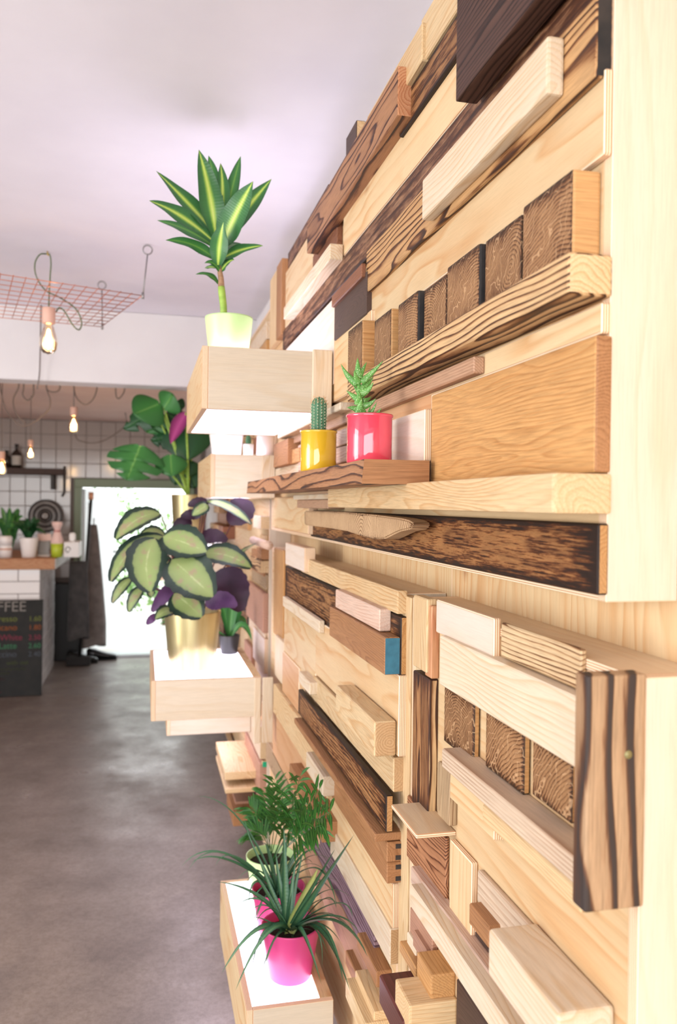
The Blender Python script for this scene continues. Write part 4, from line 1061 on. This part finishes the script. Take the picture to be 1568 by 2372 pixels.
M_FIL = plain('glowing_filament', 'FFD9A0', .5, emit='FFCE85', es=26)
def edison(name, label, socket_top, r, cordpts, cordmat, power, group='bare filament pendant bulbs', sc_=1.0):
    """pendant: cord, socket, glass bulb with a glowing filament and its own light"""
    o = Vector(socket_top); t = thing(name, label, 'pendant lamp', o, group)
    k = r/.032
    tube('cord', cordpts, .003*k*sc_, cordmat, t, 6, off=o)
    lathe('socket', [(0, 0), (.021*k, 0), (.023*k, -.003*k), (.023*k, -.055*k), (.021*k, -.057*k), (0, -.057*k)], M_SOCK, t, n=20)
    z = -.055*k
    prof = [(.014*k, z), (.016*k, z-.01*k), (.022*k, z-.03*k), (.030*k, z-.055*k), (.032*k, z-.075*k), (.028*k, z-.095*k), (.018*k, z-.108*k), (0, z-.113*k)]
    lathe('bulb', prof, M_BULB, t, n=20)
    lathe('filament', [(0, z-.02*k), (.005*k, z-.025*k), (.011*k, z-.06*k), (.012*k, z-.08*k), (.006*k, z-.092*k), (0, z-.095*k)], M_FIL, t, n=12)
    l = bpy.data.lights.new('bulb_light', 'POINT'); l.energy = power; l.color = (1, .72, .42); l.shadow_soft_size = .03*k
    lo = bpy.data.objects.new('bulb_light', l); COL.objects.link(lo); lo.parent = t; lo.location = (0, 0, z-.07*k)
    return t
ZG = None
ey = [atZ(342, 566, ZC), atZ(236, 650, ZC)]
g1 = atY(331, 685, ey[0].y+.01); g2 = atY(237, 757, ey[1].y)
ZG = (g1.z+g2.z)/2
g1 = atZ(331, 685, ZG); g2 = atZ(237, 757, ZG)
gl1 = atZ(-60, 626, ZG); gl2 = atZ(-60, 730, ZG)
GR = thing('wire_grid', 'copper wire grid hanging flat below the ceiling', 'wire grid', g1)
NA, NB = 10, 14
for i in range(NA+1):
    a = i/NA; tube('wire', [g1.lerp(g2, a), gl1.lerp(gl2, a)], .0018, M_COPPER, GR, 5, off=g1)
dl1 = (gl1-g1); dl2 = (gl2-g2)
for j in range(NB+1):
    b = j/NB; tube('wire', [g1+dl1*b+Vector((0, 0, .003)), g2+dl2*b+Vector((0, 0, .003))], .0018, M_COPPER, GR, 5, off=g1)
for e, g in ((ey[0], g1), (ey[1], g2)):
    ctr = e-Vector((0, 0, .022))
    tube('eye_hook', [ctr+Vector((math.cos(a)*.018, 0, math.sin(a)*.018)) for a in [x*math.pi/8 for x in range(17)]], .003, M_STEEL, GR, 6, off=g1)
    tube('hanger', [ctr-Vector((0, 0, .018)), g], .0028, M_STEEL, GR, 6, off=g1)
    tube('knot', [g-Vector((0, 0, .012)), g+Vector((0, 0, .012))], .006, M_STEEL, GR, 6, off=g1)
# nearest pendant
hk = atZ(110, 582, ZC); yK = hk.y
def k1(u, v, d=0): q = atY(u, v, yK+d); return q
st_ = k1(113, 713)
r_ = 20.5*((st_-CAM).dot(C_FWD))/1900
cord = catmull([st_, k1(114, 680), k1(116, 640), k1(118, 610), k1(115, 590), k1(106, 588), k1(92, 590), k1(81, 610), k1(84, 640), k1(105, 672), k1(140, 690, .02), k1(175, 715, .03), k1(189, 745, .03), k1(183, 764, .02), k1(168, 752), k1(150, 722), k1(138, 713), k1(130, 722, .01)], 5)
P1 = edison('pendant_lamp', 'nearest bare filament bulb on a looped green braided cord', st_, r_, cord, M_CORD, 2.2, sc_=.9)
tube('hook', [hk, hk-Vector((0, 0, .012)), k1(113, 592)], .003, plain('brass_hook', 'C8A24A', .3, .9), P1, 6, off=st_)
# lamps over the bar
for (u, v, Y, rpx, label, pw) in ((171, 943, 5.4, 11.5, 'filament bulb hanging centred in front of the tiled wall', 6.0), (71, 1019, 6.6, 8.5, 'small filament bulb hanging above the dark shelf bottle', 4), (4, 1046, 6.0, 10.5, 'filament bulb at the left edge over the bar', 4.5)):
    s_ = atY(u, v, Y); D = (s_-CAM).dot(C_FWD)
    c_ = [s_, Vector((s_.x, s_.y, ZB))]
    edison('pendant_lamp', label, s_, rpx*D/1900, c_, M_CORDG, pw)
# slack cables looping under the back ceiling
for k, pts in enumerate([[(0, 895), (15, 950), (45, 985), (75, 980), (112, 950), (116, 925), (108, 900)], [(43, 897), (31, 925), (36, 955), (58, 983)], [(55, 898), (53, 915), (64, 927), (77, 915), (78, 898)], [(108, 900), (122, 908), (138, 902)],
                         [(172, 905), (180, 925), (198, 937), (215, 925), (224, 903)], [(268, 905), (270, 920), (277, 922), (288, 906)], [(175, 1010), (195, 1024), (225, 1025), (255, 1013), (290, 985)]]):
    P = [atY(u, v, 5.6 if k != 6 else 7.6) for u, v in pts]
    if pts[0][1] < 912 or k == 6: P = [Vector((P[0].x, P[0].y, ZB))]+P
    if pts[-1][1] < 912 or k == 6: P = P+[Vector((P[-1].x, P[-1].y, ZB))]
    P = catmull(P, 6)
    o = tube('hanging_cable', P, .0048, M_CORDG, None, 6)
    tag(o, ['longest slack cable looping at the left under the back ceiling', 'slack cable curving left of the looped one under the back ceiling', 'small round cable loop under the back ceiling', 'short flat cable loop beside the round one', 'wide cable loop right of the centre bulb',
            'small cable loop nearest the split-leaf plant', 'slack cable sagging across the tiled wall'][k], 'cable', 'cables under the back ceiling')
# cord and clip hanging off the beam
c0 = atY(93, 822, YB-.05); c1 = atY(86, 900, YB-.05)
tag(tube('light_cable', catmull([Vector((c0.x, YB-.03, ZC)), c0, atY(91, 870, YB-.04), c1], 6), .0035, M_CORDG), 'thin cord hanging down in front of the white beam', 'cable')

# ------------------------------------------------------------------ bar counter
YK = 6.75
kc = atZ(90, 1603, 0.0); YK = kc.y; XK = kc.x
kz = atY(118, 1318, YK).z; kt = atY(100, 1293, YK).z
X0 = XK-1.6; YK1 = YK+1.15
BA = thing('bar_counter', 'white tiled bar counter with a thick wooden top', 'counter', (XK-.5, YK, 0)); o_ = BA.location.copy()
box('core', (X0, YK+.012, 0), (XK-.012, YK1, kz), M_GROUT, BA, 0, off=o_)
rows = 10; rh = kz/rows
for r in range(rows):
    x = XK-(.32 if r % 2 else .16)*0 - 0; first = True
    xe = XK
    ln_ = .165 if r % 2 else .32
    while xe > X0+.05 and xe > XK-1.1:
        xs_ = max(X0, xe-ln_)
        box('tile', (xs_+.0025, YK, r*rh+.0025), (xe-.0025, YK+.013, (r+1)*rh-.0025), M_TILEW, BA, .002, off=o_); xe = xs_; ln_ = .32
    ys = YK; ln_ = .32 if r % 2 else .165
    while ys < YK1-.05:
        ye = min(YK1, ys+ln_)
        box('tile', (XK-.013, ys+.0025, r*rh+.0025), (XK, ye-.0025, (r+1)*rh-.0025), M_TILEW, BA, .002, off=o_); ys = ye; ln_ = .32
box('worktop', (X0-.05, YK-.06, kz), (XK+.12, YK1+.05, kt), W('red', 'X'), BA, .004, off=o_)
box('worktop_edge_trim', (XK+.12, YK-.055, kz+.004), (XK+.128, YK1+.045, kt-.004), mottled('worn_pale_edge', 'C9C7C2', 'A9A6A0', 30, .6), BA, .001, off=o_)
# things on the worktop
def on_bar(u, y): return Vector((atY(u, 1290, y).x, y, kt+.0005))
yb_ = YK+.12
def pxm(n, y): return n*(y*.973)/1900
def bouquet(label, base, n, spread, h, mat, wl=.045, seed=1):
    t = thing('leafy_plant', label, 'plant', base); rr = random.Random(seed)
    for k in range(n):
        a = rr.uniform(0, 6.28); s_ = rr.uniform(.2, 1)*spread; p2 = base+Vector((math.cos(a)*s_, math.sin(a)*s_, h*rr.uniform(.25, 1)))
        leaf('leaf', t, base, base+Vector((math.cos(a)*s_*.3, math.sin(a)*s_*.3, h*.8)), p2, wl*rr.uniform(.8, 1.3), mat, face=(0, -1, .8), off=base, n=8, cross=1, seed=k)
    return t
q = on_bar(67, yb_); pot('white_pot', 'white pot with a dark leafy plant on the bar', q, pxm(15, yb_), pxm(21, yb_), pxm(44, yb_), M_CERW, 'plant pot', n=28)
bouquet('dark leafy plant in the white pot on the bar', q+Vector((0, 0, .12)), 26, .15, .22, M_MOND, seed=2)
q = on_bar(12, yb_-.03)
t = thing('storage_jar', 'white storage jar with a wire clasp at the left end of the bar', 'jar', q); rj = pxm(14, yb_)
lathe('body', [(0, 0), (rj, 0), (rj, pxm(26, yb_)), (rj*.9, pxm(28, yb_)), (0, pxm(28, yb_))], M_CERW, t, n=24)
lathe('lid', [(0, pxm(29, yb_)), (rj*1.05, pxm(29, yb_)), (rj*1.05, pxm(44, yb_)), (rj*.9, pxm(48, yb_)), (0, pxm(48, yb_))], M_CERW, t, n=24)
lathe('clasp', [(rj*1.01, pxm(17, yb_)), (rj*1.06, pxm(18, yb_)), (rj*1.06, pxm(20, yb_)), (rj*1.01, pxm(21, yb_))], M_SOCK, t, n=24)
bouquet('bushy plant with olive leaves at the left end of the bar', on_bar(22, yb_+.25)+Vector((0, 0, .012)), 30, .16, .40, M_DRACD, .06, 4)
q = on_bar(132, yb_); t = thing('gift_cup', 'lime green cup holding a pink wrapped gift bag on the bar', 'cup', q); rj = pxm(12, yb_)
lathe('cup', [(0, 0), (rj, 0), (rj*1.15, pxm(31, yb_)), (rj*1.05, pxm(31, yb_)), (rj*.9, .01), (0, .01)], plain('lime_cup', 'B9CC3A', .4), t, n=24)
lathe('wrapping', [(0, .02), (rj*.9, .03), (rj*1.2, pxm(36, yb_)), (rj*.7, pxm(55, yb_)), (rj*.45, pxm(60, yb_)), (rj*1.0, pxm(74, yb_)), (rj*.95, pxm(80, yb_)), (0, pxm(80, yb_))], plain('pink_paper', 'EBCBC4', .6), t, n=10, smooth=False)
lathe('ribbon', [(rj*.62, pxm(57, yb_)), (rj*.66, pxm(58, yb_)), (rj*.6, pxm(61, yb_)), (rj*.5, pxm(61, yb_))], plain('rose_ribbon', 'C98A86', .6), t, n=12)
q = on_bar(101, yb_+.10)
t = thing('card_holder', 'grey metal holder with pink cards on the bar', 'holder', q)
box('tray', q+Vector((-.05, -.03, 0)), q+Vector((.05, .03, .015)), plain('pale_tray', 'D9D2CC', .5), t, .002, off=q)
box('holder', q+Vector((-.045, -.02, .016)), q+Vector((.045, .02, .13)), plain('grey_card', '8C8884', .5), t, .003, off=q)
box('cards', q+Vector((-.05, -.015, .131)), q+Vector((.06, .015, .19)), plain('pink_card', 'E5C3B6', .6), t, .002, off=q)
q = on_bar(168, yb_+.02)
t = thing('white_box', 'small white box with a grey swirl on its side at the bar end', 'box', q)
box('carton', q+Vector((-.065, -.05, 0)), q+Vector((.055, .28, .125)), plain('white_card', 'EDEBEA', .5), t, .003, off=q)
tube('swirl', [q+Vector((-.035+.022*math.cos(a)*(1-a/12), -.052, .06+.03*math.sin(a)*(1-a/12))) for a in [x*.4 for x in range(16)]], .004, plain('swirl_grey', '6E6A68', .6), t, 5, off=q)
box('tissue', q+Vector((-.03, .02, .125)), q+Vector((.02, .07, .20)), plain('white_tissue', 'F8F8F8', .8), t, .012, off=q)

# chalkboard menu
YS = YK-.16
br = atY(97, 1391, YS); bb = atZ(90, 1612, 0.0)
ht = br.z; wd_ = .80
CB = thing('chalkboard', 'black chalkboard coffee menu leaning against the tiled counter', 'chalkboard', (br.x, bb.y, 0))
import math as _m
ang = _m.atan2(YS+.12-bb.y, ht)
CB.rotation_euler = (-ang*0.6, 0, 0)
M_BOARD = mottled('chalkboard_black', '1B1B1A', '262522', 12, .7)
box('board', (-wd_, 0, 0.002), (0, .022, ht), M_BOARD, CB, .003)
def chalk(txt, x, z, size, colr, align='LEFT'):
    cu = bpy.data.curves.new('lettering', 'FONT'); cu.body = txt; cu.size = size; cu.align_x = align; cu.extrude = .0008
    key = 'chalk_'+colr
    m = bpy.data.materials.get(key) or plain(key, colr, .9)
    cu.materials.append(m); o = bpy.data.objects.new('lettering', cu); COL.objects.link(o); o.parent = CB
    dg = bpy.context.evaluated_depsgraph_get(); me = bpy.data.meshes.new_from_object(o.evaluated_get(dg))
    bpy.data.objects.remove(o); o = link('lettering', me, CB)
    o.rotation_euler = (_m.pi/2, 0, 0); o.location = (x, -.0015, z)
u_ = ht/221.0
def cz(v): return ht-(v-1391)*u_
chalk('COFFEE', -.125, cz(1417), .115, '8A847E', 'RIGHT')
for txt, pr_, v, c in (('Espresso', '1.60', 1440, '727838'), ('Americano', '1.80', 1460, '96522A'), ('Flat White', '2.50', 1483, '863246'), ('Latte', '2.60', 1502, '3F7A55'), ('Cappuccino', '2.40', 1521, '50555F')):
    chalk(txt, -.19 if v != 1483 else -.15, cz(v), .066, c, 'RIGHT'); chalk(pr_, -.01, cz(v), .056, c, 'RIGHT')
chalk('with oat', -.10, cz(1539), .05, '434A26', 'RIGHT')
for v, x0_, x1_, c in ((1549, -.72, -.12, '434A26'), (1558, -.72, -.24, '434A26'), (1571, -.7, -.28, '4A1E22'), (1600, -.7, -.30, '6A2438')):   # illegible handwriting
    pts = [(x0_+(x1_-x0_)*i/60, -.002, cz(v)+.012*_m.sin(i*1.9)*(.6+.4*_m.sin(i*.7))) for i in range(61)]
    tube('handwriting', pts, .0022, bpy.data.materials.get('chalk_'+c) or plain('chalk_'+c, c, .9), CB, 4)

# ------------------------------------------------------------------ back wall things
yw = YF-.013
sz = atY(75, 1093, yw).z; sx0 = atY(-40, 1090, yw).x; sx1 = atY(151, 1090, yw).x
SHB = thing('wall_shelf', 'dark wooden shelf mounted on the tiled wall', 'shelf', ((sx0+sx1)/2, yw, sz))
box('board', (sx0, yw-.2, sz-.03), (sx1, yw, sz+.03), W('dark', 'X'), SHB, .003, off=SHB.location.copy())
box('bracket', (sx1-.12, yw-.16, sz-.17), (sx1-.09, yw-.001, sz-.03), plain('dark_iron', '3A3836', .5, .6), SHB, .003, off=SHB.location.copy())
M_BRN = plain('brown_glass', '2A201A', .1, spec=.7)
for u, h_, lab in ((38, 52, 'dark brown bottle with a pale label on the wall shelf'), (15, 38, 'shorter dark bottle on the wall shelf')):
    c_ = atY(u, 1085, yw-.1); c_.z = sz+.0305; D = c_.y; r = 10*D/1900; H = h_*D/1900
    t = thing('bottle', lab, 'bottle', c_, 'bottles on the wall shelf')
    lathe('glass', [(0, 0), (r, 0), (r, H*.6), (r*.35, H*.75), (r*.35, H*.95), (r*.45, H*.96), (r*.45, H), (0, H)], M_BRN, t, n=20)
    if u == 38: lathe('label', [(r*1.01, H*.12), (r*1.02, H*.13), (r*1.02, H*.5), (r*1.01, H*.51)], plain('pale_label', 'BDB6AC', .6), t, n=20)
# round metal fan on the bar's rear counter
fc_ = atY(106, 1195, yw-.06); Rf = 37*(yw)*.973/1900
FA_ = thing('round_metal_fan', 'round grey metal disc of concentric rings on the tiled wall', 'fan', fc_)
M_GM = plain('grey_metal', '8D8986', .35, .8); M_GD = plain('dark_grey_metal', '55514F', .4, .7)
for k, (ra, rb, m) in enumerate(((1.0, .90, M_GD), (.88, .74, M_GM), (.72, .60, M_GD), (.58, .46, M_GM), (.44, .30, M_GD), (.26, .0, M_GM))):
    ob = lathe('ring' if k < 5 else 'hub', [(Rf*ra, 0), (Rf*ra, .03+.006*k), (Rf*max(rb, .001), .035+.008*k), (Rf*max(rb, .001), 0)], m, FA_, n=40)
    ob.rotation_euler = (_m.pi/2, 0, 0)
ob = box('mount', (-.03, 0, -.03), (.03, .06, .03), M_GD, FA_, .004)
# thin pipe with a brush hanging on it
pp = atY(149, 1080, yw-.03)
tag(tube('hanging_ladle', [pp, Vector((pp.x, pp.y, atY(149, 1140, yw-.03).z)), Vector((pp.x-.02, pp.y, atY(146, 1150, yw-.03).z))], .012, M_GD, None, 6), 'grey ladle hanging from the end of the wall shelf', 'ladle')
# broom
b_a = atY(211, 1140, YF-.41); b_b = Vector((b_a.x-.09, YF-.44, .06))
t = thing('broom', 'black-handled broom with a copper tip leaning by the doorway', 'broom', b_b)
tube('handle', [b_a-Vector((0, 0, .07)), b_b], .016, plain('black_plastic', '1E1E1E', .4), t, 8, off=b_b)
tube('tip', [b_a, b_a-Vector((0, 0, .07))], .024, plain('copper_tip', 'D79A78', .4, .3), t, 8, off=b_b)
box('brush', b_b+Vector((-.12, -.03, -.055)), b_b+Vector((.10, .03, .03)), plain('dark_bristles', '2A2828', .8), t, .008, off=b_b)
# hanging coats
M_CLOTH = mottled('grey_brown_cloth', '857B76', '6E6561', 15, .9)
M_CLOTHD = mottled('charcoal_cloth', '565352', '434142', 15, .9)
def coat(name, label, u0, u1, v0, v1, Y, mat, topf=.45):
    a = atY((u0+u1)/2, v0, Y); w_ = (u1-u0)*Y*.973/1900/2; hgt = (v1-v0)*Y*.973/1900; n = 28; m = 16; V = []; Fc = []
    for i in range(m+1):
        t_ = i/m; ww = w_*(topf+(1-topf)*min(1, t_*1.25)**.8)
        for j in range(n):
            an = 2*_m.pi*j/n; f_ = 1+.10*t_*_m.sin(an*5+u0)
            V.append((ww*_m.cos(an)*f_, .07*_m.sin(an)*f_*(.5+.5*t_), -hgt*t_-.02*t_*_m.sin(an*2)))
    for i in range(m):
        for j in range(n): Fc.append((i*n+j, (i+1)*n+j, (i+1)*n+(j+1) % n, i*n+(j+1) % n))
    Fc.append(tuple(range(n)))
    t = thing(name, label, 'coat', a); mesh('cloth', V, Fc, mat, t, smooth=True)
    tube('hanging_loop', [Vector((0, .05, .05)), Vector((0, .03, .06)), Vector((0, 0, .0))], .006, mat, t, 6)
    return t
coat('hanging_coat', 'long grey-brown coat hanging by the doorway', 188, 246, 1215, 1492, YF-.27, M_CLOTH, .25)
coat('hanging_apron', 'charcoal apron hanging at the end of the bar', 158, 205, 1300, 1475, YF-.60, M_CLOTHD, .8)
# dark cupboard and shoes under the coats
cx0 = atY(158, 1400, YF-.12).x; cx1 = atY(190, 1400, YF-.12).x
tag(box('low_cupboard', (cx0-.3, YF-.17, 0), (cx1, YF-.02, .75), plain('black_cupboard', '191817', .5), None, .004), 'black low cupboard in the shade behind the bar end', 'cupboard')
M_SHOE = plain('black_leather', '141314', .25)
def shoe(label, loc, rz):
    t = thing('black_shoe', label, 'shoe', loc, 'black shoes by the doorway'); t.rotation_euler = (0, 0, rz)
    V = []; Fc = []; n = 14; prof = [(-.14, .03, .09), (-.12, .045, .11), (-.06, .045, .10), (0, .04, .075), (.06, .05, .055), (.11, .048, .045), (.14, .03, .035), (.15, .005, .02)]
    for (x, wq, h) in prof:
        for j in range(n):
            a = 2*_m.pi*j/n; V.append((x, wq*_m.cos(a), .012+h*.5+h*.5*_m.sin(a)))
    for i in range(len(prof)-1):
        for j in range(n): Fc.append((i*n+j, i*n+(j+1) % n, (i+1)*n+(j+1) % n, (i+1)*n+j))
    Fc.append(tuple(range(n))[::-1]); Fc.append(tuple(range((len(prof)-1)*n, len(prof)*n)))
    mesh('upper', V, Fc, M_SHOE, t, smooth=True)
    box('sole', (-.14, -.045, 0), (.145, .045, .014), plain('shoe_sole', '0D0D0D', .6), t, .005)
q = atZ(238, 1516, 0); shoe('black shoe on the floor nearest the bright doorway', (q.x, YF-.16, 0), .1)
q = atZ(200, 1522, 0); shoe('black shoe on the floor beside the bar end', (q.x-.02, YF-.30, 0), .05)

for o in bpy.data.objects:
    if '_f' in o.keys(): del o['_f']
